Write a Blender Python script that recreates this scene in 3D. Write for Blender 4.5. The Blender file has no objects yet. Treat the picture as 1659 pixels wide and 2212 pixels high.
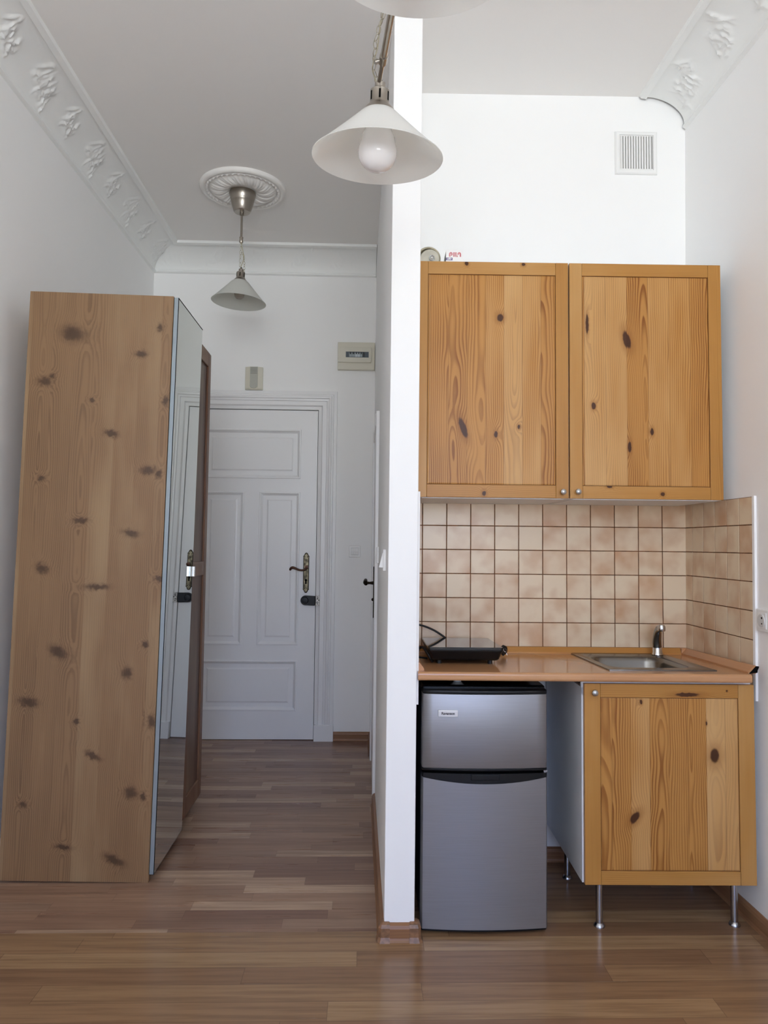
import bpy, bmesh, math, random
import numpy as np
from mathutils import Vector, Matrix
PI = math.pi
random.seed(7)
SC = bpy.context.scene
COL = SC.collection

# ------------------------------------------------------------------ camera
YAW, PITCH, ROLL, CAM_H = 0.0303, 0.0549, 0.0104, 1.3481
cam_d = bpy.data.cameras.new('camera')
cam = bpy.data.objects.new('camera', cam_d)
COL.objects.link(cam)
r_ = Vector((math.cos(YAW), -math.sin(YAW), 0))
f_ = Vector((math.sin(YAW) * math.cos(PITCH), math.cos(YAW) * math.cos(PITCH), math.sin(PITCH)))
u_ = r_.cross(f_)
rr = r_ * math.cos(ROLL) + u_ * math.sin(ROLL)
uu = u_ * math.cos(ROLL) - r_ * math.sin(ROLL)
m = Matrix.Identity(4)
for i in range(3):
    m[i][0], m[i][1], m[i][2] = rr[i], uu[i], -f_[i]
m[0][3], m[1][3], m[2][3] = 0, 0, CAM_H
cam.matrix_world = m
cam_d.sensor_fit = 'VERTICAL'
cam_d.sensor_height = 36
cam_d.lens = 1576.5 / 2212 * 36
cam_d.shift_x = -4.9 / 2212
cam_d.shift_y = -17.5 / 2212
cam_d.clip_start = 0.05
SC.camera = cam

# ------------------------------------------------------------------ world, daylight, exposure
SKY_BLUE, SKY_WARM, SKY_STRENGTH = (0.21, 0.35, 0.76), (0.95, 1.0, 1.02), 7.0   # blue upper sky, bright sunlit street below
world = bpy.data.worlds.new('daylight')
SC.world = world
world.use_nodes = True
wn = world.node_tree
wn.nodes.clear()
tc = wn.nodes.new('ShaderNodeTexCoord')
sx = wn.nodes.new('ShaderNodeSeparateXYZ')
mr = wn.nodes.new('ShaderNodeMapRange')
mr.inputs['From Min'].default_value = -0.62
mr.inputs['From Max'].default_value = 0.26
cr = wn.nodes.new('ShaderNodeValToRGB')
cr.color_ramp.elements[0].color = (*[v * 1.9 for v in SKY_WARM], 1)          # sunlit pavement seen from above
cr.color_ramp.elements[1].color = (*SKY_BLUE, 1)
el = cr.color_ramp.elements.new(0.68); el.color = (*SKY_WARM, 1)              # facades across the street
bg = wn.nodes.new('ShaderNodeBackground')
bg.inputs['Strength'].default_value = SKY_STRENGTH
wo = wn.nodes.new('ShaderNodeOutputWorld')
wn.links.new(tc.outputs['Generated'], sx.inputs[0])
wn.links.new(sx.outputs['Z'], mr.inputs['Value'])
wn.links.new(mr.outputs[0], cr.inputs[0])
wn.links.new(cr.outputs[0], bg.inputs['Color'])
wn.links.new(bg.outputs[0], wo.inputs['Surface'])
# the window behind the photographer: sky light enters through it
WX0, WX1, WZ0, WZ1, REAR = -0.65, 1.40, 0.95, 3.0, -3.2
pl = bpy.data.lights.new('window_daylight', 'AREA')
pl.shape = 'RECTANGLE'
pl.size, pl.size_y = WX1 - WX0, WZ1 - WZ0
pl.cycles.is_portal = True
plo = bpy.data.objects.new('window_daylight', pl)
plo.location = ((WX0 + WX1) / 2, REAR - 0.06, (WZ0 + WZ1) / 2)
plo.rotation_euler = (PI / 2, 0, 0)
COL.objects.link(plo)
SC.view_settings.view_transform = 'Standard'
SC.view_settings.look = 'None'
SC.view_settings.gamma = 1
SC.view_settings.use_curve_mapping = False
SC.view_settings.exposure = 0.76
SC.cycles.use_denoising = True
SC.cycles.max_bounces = 14
SC.cycles.diffuse_bounces = 10
SC.cycles.glossy_bounces = 6
SC.cycles.sample_clamp_indirect = 20

# ------------------------------------------------------------------ node helpers
def lin(c):
    if isinstance(c, str):
        c = tuple(int(c[i:i + 2], 16) / 255 for i in (0, 2, 4))
    return tuple(x / 12.92 if x <= 0.04045 else ((x + 0.055) / 1.055) ** 2.4 for x in c)

class X:
    """a float socket with arithmetic"""
    def __init__(s, nt, o): s.nt, s.o = nt, o
    def _m(s, op, *a, clamp=False):
        n = s.nt.nodes.new('ShaderNodeMath'); n.operation = op; n.use_clamp = clamp
        for i, v in enumerate((s,) + a):
            if isinstance(v, X): s.nt.links.new(v.o, n.inputs[i])
            else: n.inputs[i].default_value = v
        return X(s.nt, n.outputs[0])
    def __add__(s, b): return s._m('ADD', b)
    def __sub__(s, b): return s._m('SUBTRACT', b)
    def __mul__(s, b): return s._m('MULTIPLY', b)
    def __truediv__(s, b): return s._m('DIVIDE', b)
    def floor(s): return s._m('FLOOR')
    def fract(s): return s._m('FRACT')
    def sqrt(s): return s._m('SQRT')
    def abs(s): return s._m('ABSOLUTE')
    def sin(s): return s._m('SINE')
    def exp(s): return s._m('EXPONENT')
    def pow(s, e): return s._m('POWER', e)
    def min(s, b): return s._m('MINIMUM', b)
    def max(s, b): return s._m('MAXIMUM', b)
    def smooth(s, a, b, lo=0.0, hi=1.0):
        n = s.nt.nodes.new('ShaderNodeMapRange'); n.interpolation_type = 'SMOOTHSTEP'
        s.nt.links.new(s.o, n.inputs[0])
        for i, v in enumerate((a, b, lo, hi)): n.inputs[1 + i].default_value = v
        return X(s.nt, n.outputs[0])

class Mat:
    def __init__(s, name, rough=0.5, metal=0.0, color='808080', spec=0.5, coat=0.0):
        s.m = bpy.data.materials.new(name); s.m.use_nodes = True
        s.nt = s.m.node_tree
        s.b = s.nt.nodes['Principled BSDF']
        s.b.inputs['Base Color'].default_value = (*lin(color), 1)
        s.b.inputs['Roughness'].default_value = rough
        s.b.inputs['Metallic'].default_value = metal
        s.b.inputs['Specular IOR Level'].default_value = spec
        if coat:
            s.b.inputs['Coat Weight'].default_value = coat
            s.b.inputs['Coat Roughness'].default_value = 0.12
        s.tc = None
    def pos(s):
        if not s.tc:
            s.tc = s.nt.nodes.new('ShaderNodeTexCoord')
            s.sep = s.nt.nodes.new('ShaderNodeSeparateXYZ')
            s.nt.links.new(s.tc.outputs['Object'], s.sep.inputs[0])
        return tuple(X(s.nt, s.sep.outputs[i]) for i in range(3))
    def vec(s, x, y, z):
        n = s.nt.nodes.new('ShaderNodeCombineXYZ')
        for i, v in enumerate((x, y, z)):
            if isinstance(v, X): s.nt.links.new(v.o, n.inputs[i])
            else: n.inputs[i].default_value = v
        return n.outputs[0]
    def noise(s, v, scale=1.0, detail=2.0, rough=0.5):
        n = s.nt.nodes.new('ShaderNodeTexNoise')
        s.nt.links.new(v, n.inputs['Vector'])
        n.inputs['Scale'].default_value = scale; n.inputs['Detail'].default_value = detail; n.inputs['Roughness'].default_value = rough
        return X(s.nt, n.outputs[0])
    def rand(s, a, b):
        n = s.nt.nodes.new('ShaderNodeTexWhiteNoise'); n.noise_dimensions = '2D'
        s.nt.links.new(s.vec(a, b, 0.0), n.inputs['Vector'])
        return X(s.nt, n.outputs['Value'])
    def mix(s, f, a, b, mode='MIX'):
        n = s.nt.nodes.new('ShaderNodeMix'); n.data_type = 'RGBA'; n.blend_type = mode
        if isinstance(f, X): s.nt.links.new(f.o, n.inputs[0])
        else: n.inputs[0].default_value = f
        for i, c in ((6, a), (7, b)):
            if isinstance(c, (str, tuple)): n.inputs[i].default_value = (*lin(c), 1)
            else: s.nt.links.new(c, n.inputs[i])
        return n.outputs[2]
    def color(s, c): s.nt.links.new(c, s.b.inputs['Base Color'])
    def rough(s, x): s.nt.links.new(x.o, s.b.inputs['Roughness'])
    def bump(s, h, strength=0.3, dist=0.002):
        n = s.nt.nodes.new('ShaderNodeBump')
        n.inputs['Strength'].default_value = strength; n.inputs['Distance'].default_value = dist
        s.nt.links.new(h.o, n.inputs['Height']); s.nt.links.new(n.outputs[0], s.b.inputs['Normal'])

def plain(name, color, rough=0.5, metal=0.0, spec=0.5, vary=0.0, scale=30, coat=0.0, bump=0.0):
    M = Mat(name, rough, metal, color, spec, coat)
    if vary or bump:
        x, y, z = M.pos()
        n = M.noise(M.vec(x, y, z), scale, 3)
        c = lin(color)
        if vary:
            d = tuple(max(0, v * (1 - vary)) for v in (int(color[i:i + 2], 16) / 255 for i in (0, 2, 4)))
            M.color(M.mix(n.smooth(0.3, 0.7), d, color))
        if bump: M.bump(n, bump, 0.002)
    return M.m

def wood(name, light, dark, knotcol, knots=(), stave=0.085, base=(0, 0), axis='z', seed=0, ring=0.008, contrast=0.6,
         cath=1.0, tint=0.10, rough=0.4, spec=0.4, seam=0.35, knotsoft=0.0, plane='x', wob=0.012, coat=0.0, halo=0.45, knotwarp=0.010, slope=0.10, nz=0.14):
    """staved timber: growth rings cut lengthwise, knots with the grain bending round them"""
    M = Mat(name, rough, 0, light, spec, coat)
    px, py, pz = M.pos()
    a = {'x': px, 'y': py}[plane]
    if axis == 'z': x, z = a, pz
    else: x, z = pz, a
    t = x / stave + 11.37 * (seed + 1)
    i = t.floor()
    h1 = M.rand(i, seed + 0.5); h2 = M.rand(i, seed + 7.5); h3 = M.rand(i, seed + 3.25)
    lx = (t.fract() - 0.5) * stave
    n1 = M.noise(M.vec(x * 5.0, h1 * 40.0, z * 1.6), 1.0, 2.0) - 0.5
    n2 = M.noise(M.vec(x * 14.0, h2 * 40.0, z * 5.0), 1.0, 2.0) - 0.5
    cx = (h1 - 0.5) * stave * 1.7
    dep = (h3 - 0.35) * 0.09 + (z * (h2 - 0.5)) * (slope * cath) + n1 * (nz * cath)
    u = lx - cx + n2 * wob
    r = (u * u + dep * dep * 0.45).sqrt()
    ph = r / ring + n1 * 1.2
    emin = None
    if knots:
        vadd = M.nt.nodes.new('ShaderNodeVectorMath'); vadd.operation = 'ADD'
        M.nt.links.new(M.tc.outputs['Object'], vadd.inputs[0])
        dx = (M.noise(M.vec(x * 60.0, 3.0, z * 60.0), 1.0, 2.0) - 0.5) * knotwarp
        dz = (M.noise(M.vec(x * 60.0, 9.0, z * 60.0), 1.0, 2.0) - 0.5) * knotwarp
        M.nt.links.new(M.vec(dx, 0.0, dz) if plane == 'x' else M.vec(0.0, dx, dz), vadd.inputs[1])
        for kn in knots:
            kx, kz, rx, rz = kn[:4]; ka = kn[4] if len(kn) > 4 else 0.0
            mp = M.nt.nodes.new('ShaderNodeMapping'); mp.vector_type = 'TEXTURE'
            ln = M.nt.nodes.new('ShaderNodeVectorMath'); ln.operation = 'LENGTH'
            M.nt.links.new(vadd.outputs[0], mp.inputs['Vector'])
            if plane == 'x':
                mp.inputs['Location'].default_value = (kx - base[0], 0, kz - base[1]); mp.inputs['Scale'].default_value = (rx, 1e4, rz); mp.inputs['Rotation'].default_value = (0, ka, 0)
            else:
                mp.inputs['Location'].default_value = (0, kx - base[0], kz - base[1]); mp.inputs['Scale'].default_value = (1e4, rx, rz)
            M.nt.links.new(mp.outputs[0], ln.inputs[0])
            e = X(M.nt, ln.outputs['Value'])
            emin = e if emin is None else emin.min(e)
        e2 = emin + n2 * 0.9
        ph = ph + (emin * emin * -0.12).exp() * 2.6
    fr = ph.fract()
    late = fr.smooth(0.30, 0.84) * fr.smooth(1.0, 0.9)
    fine = M.noise(M.vec(x * 900.0, h1 * 9.0, z * 14.0), 1.0, 2.0)
    fine2 = M.noise(M.vec(x * 160.0, h2 * 9.0, z * 3.0), 1.0, 3.0)
    low = M.noise(M.vec(x * 10.0, h3 * 20.0, z * 2.2), 1.0, 2.0)
    f = late * contrast * (low.smooth(0.25, 0.7, 0.3, 1.0)) * (h2 * 0.65 + 0.45) + (fine2 - 0.5) * 0.35 + (fine - 0.5) * 0.12
    c = M.mix(f.max(0.0).min(1.0), light, dark)
    tt = (h2 - 0.5) * (2 * tint) + (low - 0.5) * 0.22
    c = M.mix(tt.max(0.0), c, dark)
    c = M.mix((tt * -1.0).max(0.0), c, (1, 0.93, 0.74))
    if seam:
        ed = (t.fract() - 0.5).abs().smooth(0.5 - 0.0011 / stave, 0.5)
        c = M.mix(ed * seam, c, knotcol)
    if emin is not None:
        c = M.mix(e2.smooth(2.6, 0.8) * halo, c, dark)
        c = M.mix(e2.smooth(1.15 + knotsoft, 0.75 - knotsoft * 0.4) * (0.92 - knotsoft * 0.35), c, knotcol)
    M.color(c)
    M.bump(late, 0.06, 0.001)
    return M.m

# ------------------------------------------------------------------ mesh helpers
class MB:
    """collects shapes; every coordinate in the thing's own construction frame"""
    def __init__(s): s.v, s.f, s.sm, s.mi = [], [], [], []; s.cur = 0
    def add(s, vs, fs, smooth=False):
        o = len(s.v); s.v += [tuple(v) for v in vs]
        for f in fs: s.f.append(tuple(i + o for i in f)); s.sm.append(smooth); s.mi.append(s.cur)
        return s
    def box(s, x0, x1, y0, y1, z0, z1):
        x0, x1 = min(x0, x1), max(x0, x1); y0, y1 = min(y0, y1), max(y0, y1); z0, z1 = min(z0, z1), max(z0, z1)
        v = [(x, y, z) for z in (z0, z1) for y in (y0, y1) for x in (x0, x1)]
        return s.add(v, [(0, 2, 3, 1), (4, 5, 7, 6), (0, 1, 5, 4), (2, 6, 7, 3), (0, 4, 6, 2), (1, 3, 7, 5)])
    def prism(s, pts, axis, a0, a1, smooth=False):
        n = len(pts)
        def P(p, a):
            return {'x': (a, p[0], p[1]), 'y': (p[0], a, p[1]), 'z': (p[0], p[1], a)}[axis]
        v = [P(p, a0) for p in pts] + [P(p, a1) for p in pts]
        o = len(s.v)
        s.add(v, [(i, (i + 1) % n, n + (i + 1) % n, n + i) for i in range(n)], smooth)
        s.add([], []); s.v += v
        o2 = o + 2 * n
        s.f += [tuple(range(o2 + n - 1, o2 - 1, -1)), tuple(range(o2 + n, o2 + 2 * n))]; s.sm += [False, False]; s.mi += [s.cur] * 2
        return s
    def loft(s, loops, closed=True, cap0=False, cap1=False, smooth=True):
        n = len(loops[0]); v = [p for l in loops for p in l]; fs = []
        for k in range(len(loops) - 1):
            for i in range(n if closed else n - 1):
                j = (i + 1) % n
                fs.append((k * n + i, k * n + j, (k + 1) * n + j, (k + 1) * n + i))
        if cap0: fs.append(tuple(range(n - 1, -1, -1)))
        if cap1: fs.append(tuple(range((len(loops) - 1) * n, len(loops) * n)))
        return s.add(v, fs, smooth)
    def lathe(s, prof, c=(0, 0, 0), axis='z', n=40, cap0=True, cap1=True, smooth=True, rfun=None):
        loops = []
        for (r, h) in prof:
            l = []
            for i in range(n):
                a = 2 * PI * i / n; rr_ = r if rfun is None else rfun(r, h, a)
                p, q = rr_ * math.cos(a), rr_ * math.sin(a)
                d = {'z': (p, q, h), 'y': (p, h, q), 'x': (h, p, q)}[axis]
                l.append((c[0] + d[0], c[1] + d[1], c[2] + d[2]))
            loops.append(l)
        return s.loft(loops, True, cap0 and prof[0][0] > 1e-5, cap1 and prof[-1][0] > 1e-5, smooth)
    def cyl(s, p, q, r, n=20, r2=None, smooth=True):
        return s.tube([p, q], [r, r if r2 is None else r2], n, smooth)
    def tube(s, path, r, n=12, smooth=True, closed=False, flat=1.0, curve=True):
        P = [Vector(p) for p in path]; k = len(P)
        R = [r] * k if isinstance(r, (int, float)) else list(r)
        if curve and not closed and 3 < k < 16:          # Catmull-Rom through the points
            P2, R2 = [], []
            for i in range(k - 1):
                a, b, c, d = P[max(i - 1, 0)], P[i], P[i + 1], P[min(i + 2, k - 1)]
                for q in range(5):
                    t = q / 5
                    P2.append(0.5 * (2 * b + (c - a) * t + (2 * a - 5 * b + 4 * c - d) * t * t + (3 * b - a - 3 * c + d) * t ** 3)); R2.append(R[i] + (R[i + 1] - R[i]) * t)
            P, R = P2 + [P[-1]], R2 + [R[-1]]; k = len(P)
        loops = []; up = None
        for i in range(k):
            a = P[(i - 1) % k] if (closed or i > 0) else P[i]; b = P[(i + 1) % k] if (closed or i < k - 1) else P[i]
            t = (b - a).normalized()
            if up is None:
                up = Vector((0, 0, 1)) if abs(t.z) < 0.9 else Vector((1, 0, 0))
            e1 = (up - t * up.dot(t)).normalized(); e2 = t.cross(e1); up = e1
            loops.append([tuple(P[i] + e1 * (R[i] * flat * math.cos(2 * PI * j / n)) + e2 * (R[i] * math.sin(2 * PI * j / n))) for j in range(n)])
        if closed: loops.append(loops[0])
        return s.loft(loops, True, not closed, not closed, smooth)
    def sphere(s, c, r, n=24, sz=1.0):
        k = n // 2
        return s.lathe([(max(1e-6, r * math.sin(PI * i / k)), -r * sz * math.cos(PI * i / k)) for i in range(k + 1)], c, 'z', n, False, False)
    def rectring(s, x0, z0, x1, z1, prof, y, cap=False, sign=1):
        """profile [(inset, dy)] swept round a rectangle in the plane y"""
        loops = [[(x0 + i, y + d, z0 + i), (x1 - i, y + d, z0 + i), (x1 - i, y + d, z1 - i), (x0 + i, y + d, z1 - i)] for i, d in prof]
        return s.loft(loops, True, False, cap, False)
    def xf(s, M4):
        s.v = [tuple(M4 @ Vector(v)) for v in s.v]; return s
    def shift(s, d):
        s.v = [(v[0] + d[0], v[1] + d[1], v[2] + d[2]) for v in s.v]; return s

BASE = {}
def tag(o, label, cat, group=None):
    o['label'] = label; o['category'] = cat
    if group: o['group'] = group
    return o
def thing(name, label, cat, base, rot=(0, 0, 0), group=None, world=None):
    """an Empty at the thing's base; base is in the construction frame, world is where that point stands"""
    o = bpy.data.objects.new(name, None); COL.objects.link(o)
    o.empty_display_size = 0.05
    o.location = world if world is not None else base
    o.rotation_euler = rot
    BASE[o] = base
    return tag(o, label, cat, group)
def make(name, mb, mat, parent=None, bevel=0.0, segs=2, angle=35, base=None):
    b = base
    if parent is not None: b = BASE[parent]
    me = bpy.data.meshes.new(name)
    vs = mb.v if b is None else [(v[0] - b[0], v[1] - b[1], v[2] - b[2]) for v in mb.v]
    me.from_pydata(vs, [], mb.f)
    me.polygons.foreach_set('use_smooth', mb.sm)
    me.polygons.foreach_set('material_index', mb.mi)
    for mm in (mat if isinstance(mat, (list, tuple)) else [mat]): me.materials.append(mm)
    bm = bmesh.new(); bm.from_mesh(me)
    bmesh.ops.remove_doubles(bm, verts=bm.verts, dist=1e-6)
    bmesh.ops.recalc_face_normals(bm, faces=bm.faces)
    bm.to_mesh(me); bm.free()
    o = bpy.data.objects.new(name, me); COL.objects.link(o)
    if b is not None: BASE[o] = b
    if parent is not None: o.parent = parent
    elif b is not None: o.location = b
    if any(mb.sm) and not bevel and name not in ('trim_1', 'trim_2', 'trim_3', 'ceiling_rose'):
        md = o.modifiers.new('edges', 'EDGE_SPLIT'); md.split_angle = math.radians(38)
    if bevel:
        md = o.modifiers.new('bevel', 'BEVEL'); md.width = bevel; md.segments = segs; md.limit_method = 'ANGLE'; md.angle_limit = math.radians(angle)
        md.harden_normals = False
    return o
def struct(name, mb, mat, **k):
    o = make(name, mb, mat, **k); o['kind'] = 'structure'; return o
def text(name, s, size, mat, parent, loc, rot=(PI / 2, 0, 0), bold=0.0, extrude=0.0006, sx=1.0):
    cu = bpy.data.curves.new(name, 'FONT'); cu.body = s; cu.size = size; cu.extrude = extrude; cu.offset = bold
    cu.align_x = 'CENTER'; cu.align_y = 'CENTER'; cu.materials.append(mat)
    t_ = bpy.data.objects.new(name, cu); COL.objects.link(t_)
    me = bpy.data.meshes.new_from_object(t_.evaluated_get(bpy.context.evaluated_depsgraph_get()))
    bpy.data.objects.remove(t_)
    me.name = name
    if not me.materials: me.materials.append(mat)
    o = bpy.data.objects.new(name, me); COL.objects.link(o); o.parent = parent
    b = BASE[parent]; o.location = (loc[0] - b[0], loc[1] - b[1], loc[2] - b[2]); o.rotation_euler = rot; o.scale = (sx, 1, 1)
    return o
def rrect(x0, x1, y0, y1, r, z, n=6):
    pts = []
    for cx, cy, a0 in ((x1 - r, y0 + r, -PI / 2), (x1 - r, y1 - r, 0), (x0 + r, y1 - r, PI / 2), (x0 + r, y0 + r, PI)):
        for i in range(n + 1):
            a = a0 + PI / 2 * i / n
            pts.append((cx + r * math.cos(a), cy + r * math.sin(a), z))
    return pts

# kitchen frame: x from the right-hand corner (negative to the left), y from the tiled wall (negative into the room)
TH, KX, KY = -0.0192, 1.4206, 3.1769
def K(x, y, z): return (KX + math.cos(TH) * x - math.sin(TH) * y, KY + math.sin(TH) * x + math.cos(TH) * y, z)
TILT = -0.034
def wtz(y): return 0.903 + TILT * (y + 0.618)
def kthing(name, label, cat, base, tilt=False, group=None):
    return thing(name, label, cat, base, (TILT if tilt else 0, 0, TH), group, K(*base))
def kstruct(name, mb, mat, base, **k):
    o = make(name, mb, mat, base=base, **k); o.location = K(*base); o.rotation_euler = (0, 0, TH); o['kind'] = 'structure'; return o

H = 3.393            # ceiling height
YB = 5.098           # far wall of the hall
XL, XPL, XPR, YP = -1.50, 0.0865, 0.1905, 2.566

# ------------------------------------------------------------------ materials
wall_white = plain('white_wall_paint', 'f5f5f4', 0.65, spec=0.25, bump=0.02, scale=60)
ceil_white = plain('ceiling_paint', 'efedea', 0.8, spec=0.15)
plaster = plain('plaster_white', 'f0f1ef', 0.6, spec=0.3)
door_white = plain('door_gloss_white', 'ededed', 0.32, spec=0.5, bump=0.05, scale=35)
white_plastic = plain('white_plastic', 'eeeeec', 0.35)
cream_plastic = plain('cream_plastic', 'd8d4c4', 0.4)
cream_dark = plain('cream_plastic_shadow_line', '9b988b', 0.5)
gap_dark = plain('dark_gap', '0c0b0a', 0.9, spec=0.1)
carcass_white = plain('white_melamine', 'e3e6ea', 0.4)
black_plastic = plain('black_plastic', '0b0b0c', 0.42, spec=0.3)
black_gloss = plain('black_gloss', '060708', 0.12)
black_rubber = plain('black_rubber', '0e0d0d', 0.55)
brushed = plain('brushed_nickel', 'a8a197', 0.28, 1.0)
chrome = plain('chrome', 'd6d8da', 0.10, 1.0)
knob_metal = plain('satin_knob_metal', 'b9b8b6', 0.35, 1.0)
leg_metal = plain('leg_steel', 'b4b4b8', 0.25, 1.0)
brass = plain('aged_brass', '6a6250', 0.30, 1.0, vary=0.5, scale=40)
brass_dark = plain('aged_brass_dark', '2a231b', 0.35, 1.0)
handle_brown = plain('handle_bronze', '4a3226', 0.35, 0.8)
mirror_m = plain('mirror_glass', 'e3e8e4', 0.015, 1.0)
alu = plain('aluminium_edge', '8f999f', 0.4, 0.35)
opal = Mat('opal_glass', 0.18, 0, 'fbfcfa', 0.5)
def _opal(M, col, tr):
    nt = M.nt; out = nt.nodes['Material Output']
    t = nt.nodes.new('ShaderNodeBsdfTranslucent'); t.inputs[0].default_value = (*lin(col), 1)
    mx = nt.nodes.new('ShaderNodeMixShader'); mx.inputs[0].default_value = tr
    nt.links.new(M.b.outputs[0], mx.inputs[1]); nt.links.new(t.outputs[0], mx.inputs[2]); nt.links.new(mx.outputs[0], out.inputs['Surface'])
    return M.m
opal_shade = _opal(opal, 'fdfdfa', 0.45)
frost = Mat('frosted_glass', 0.45, 0, 'ebece8', 0.4)
frost_shade = _opal(frost, 'e9ebe5', 0.45)
bulb_white = plain('opal_bulb', 'f4f2f0', 0.08)
bulb_clear = plain('clear_bulb', 'b9b2a6', 0.1)

def floor_mat(name, cols, pw, plen, gr, seam, rough, seed, gap=0.0014):
    M = Mat(name, rough, 0, cols[0], 0.45)
    x, y, z = M.pos()
    row = ((y + 10.0) / pw).floor()
    ly = ((y + 10.0) / pw).fract()
    off = M.rand(row, seed) * plen
    t = (x + 20.0 + off) / plen
    ci = t.floor(); lx = t.fract()
    h = M.rand(row, ci + seed * 3.1); h2 = M.rand(ci + 0.3, row + seed)
    g = M.noise(M.vec(x * 2.2, y * 55.0, h * 50.0), 1.0, 4.0, 0.6)
    g2 = M.noise(M.vec(x * 1.0 + h2 * 20.0, y * 14.0, h * 30.0), 1.0, 3.0)
    fi = M.noise(M.vec(x * 9.0, y * 260.0, h * 9.0), 1.0, 2.0)
    c = M.mix(h.smooth(0.05, 0.95), cols[0], cols[1])
    c = M.mix(h2.smooth(0.78, 0.92) * 0.75, c, cols[2])
    c = M.mix((g.smooth(0.38, 0.75) * gr), c, cols[3])
    c = M.mix((g2.smooth(0.5, 0.78) * gr * 0.7), c, cols[3])
    c = M.mix(fi.smooth(0.45, 0.8) * 0.16, c, cols[3])
    sp = M.noise(M.vec(x * 5.0, y * 9.0, 3.3), 1.0, 1.0)
    c = M.mix(sp.smooth(0.80, 0.84) * 0.6, c, cols[4])
    e = (ly - 0.5).abs().smooth(0.5 - gap / pw, 0.5)
    e2 = (lx - 0.5).abs().smooth(0.5 - gap / plen, 0.5)
    c = M.mix(e.max(e2) * seam, c, cols[4])
    M.color(c)
    M.rough(g.smooth(0.2, 0.8, rough - 0.05, rough + 0.08))
    return M.m
floor_main = floor_mat('laminate_planks_oak', ['9a7959', '8a694e', 'ab8b67', '664b36', '33251c'], 0.088, 1.15, 0.55, 0.55, 0.20, 5.0)
floor_hall = floor_mat('laminate_strips_reddish', ['a3826a', '846453', 'bfa389', '644a3b', '33241c'], 0.0655, 0.52, 0.5, 0.4, 0.30, 2.0)
skirt_wood = wood('skirting_wood', '8d6546', '6a4730', '3f2819', axis='x', stave=0.5, seam=0, ring=0.012, contrast=0.35, seed=4, tint=0.03)
skirt_wood_y = wood('skirting_wood_lengthwise', '8d6546', '6a4730', '3f2819', axis='x', plane='y', stave=0.5, seam=0, ring=0.012, contrast=0.35, seed=4, tint=0.03)

# ------------------------------------------------------------------ the room
mb = MB()
mb.box(-1.75, 1.75, REAR - 0.25, 2.62, -0.08, 0); mb.box(XPL + 0.02, 1.75, 2.62, YB + 0.3, -0.08, 0)
mb.cur = 1
mb.box(-1.75, XPL + 0.02, 2.62, YB + 0.3, -0.08, 0)
struct('floor', mb, [floor_main, floor_hall])
struct('ceiling', MB().box(-1.75, 1.75, REAR - 0.25, YB + 0.3, H, H + 0.1), ceil_white)
struct('wall_left', MB().box(XL - 0.15, XL, REAR - 0.2, YB + 0.2, 0, H), wall_white)
# right wall: slightly out of square and out of plumb
def xr(y, z): return KX - 0.014 * (y - KY) + 0.0081 * (z - 1.2)
ya, yb_ = REAR - 0.2, 3.5
v = [(xr(y, z) + dx, y, z) for dx in (0, 0.15) for z in (0, H) for y in (ya, yb_)]
struct('wall_right', MB().add(v, [(0, 1, 3, 2), (4, 6, 7, 5), (0, 4, 5, 1), (2, 3, 7, 6), (0, 2, 6, 4), (1, 5, 7, 3)]), wall_white)
kstruct('wall_kitchen', MB().box(-1.235, 0.05, 0.0, 0.12, 0, H), wall_white, (0, 0, 0))
# partition between hall and kitchenette
def xp(y, z, right=False):
    return (XPR if right else XPL - 0.0085 * (y - YP)) + 0.0014 * (z - 1.2)
v = [(xp(y, z, s), y, z) for s in (False, True) for z in (0, H) for y in (YP, YB + 0.05)]
struct('wall_partition', MB().add(v, [(0, 2, 3, 1), (4, 5, 7, 6), (0, 1, 5, 4), (2, 6, 7, 3), (0, 4, 6, 2), (1, 3, 7, 5)]), wall_white, bevel=0.003)
# far wall of the hall with the door recess
DX0, DX1, DZ = -1.245, -0.326, 2.283
mb = MB()
mb.box(XL - 0.1, 0.3, YB + 0.06, YB + 0.2, 0, H)
mb.box(XL - 0.1, DX0, YB, YB + 0.06, 0, H); mb.box(DX1, 0.08, YB, YB + 0.06, 0, H); mb.box(DX0, DX1, YB, YB + 0.06, DZ, H)
struct('wall_back', mb, wall_white)
# wall behind the photographer with its window opening
mb = MB()
y0, y1 = REAR - 0.15, REAR
mb.box(XL - 0.1, WX0, y0, y1, 0, H); mb.box(WX1, 1.7, y0, y1, 0, H); mb.box(WX0, WX1, y0, y1, 0, WZ0); mb.box(WX0, WX1, y0, y1, WZ1, H)
struct('wall_front', mb, wall_white)
mb = MB()
mb.rectring(WX0, WZ0, WX1, WZ1, [(0, 0), (0.06, 0), (0.06, 0.06), (0, 0.06), (0, 0)], REAR - 0.13)
xm_ = (WX0 + WX1) / 2
mb.box(xm_ - 0.05, xm_ + 0.05, REAR - 0.13, REAR - 0.08, WZ0, WZ1); mb.box(WX0, WX1, REAR - 0.125, REAR - 0.085, 2.25, 2.32)
w1 = struct('window_1', mb, door_white)

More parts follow.
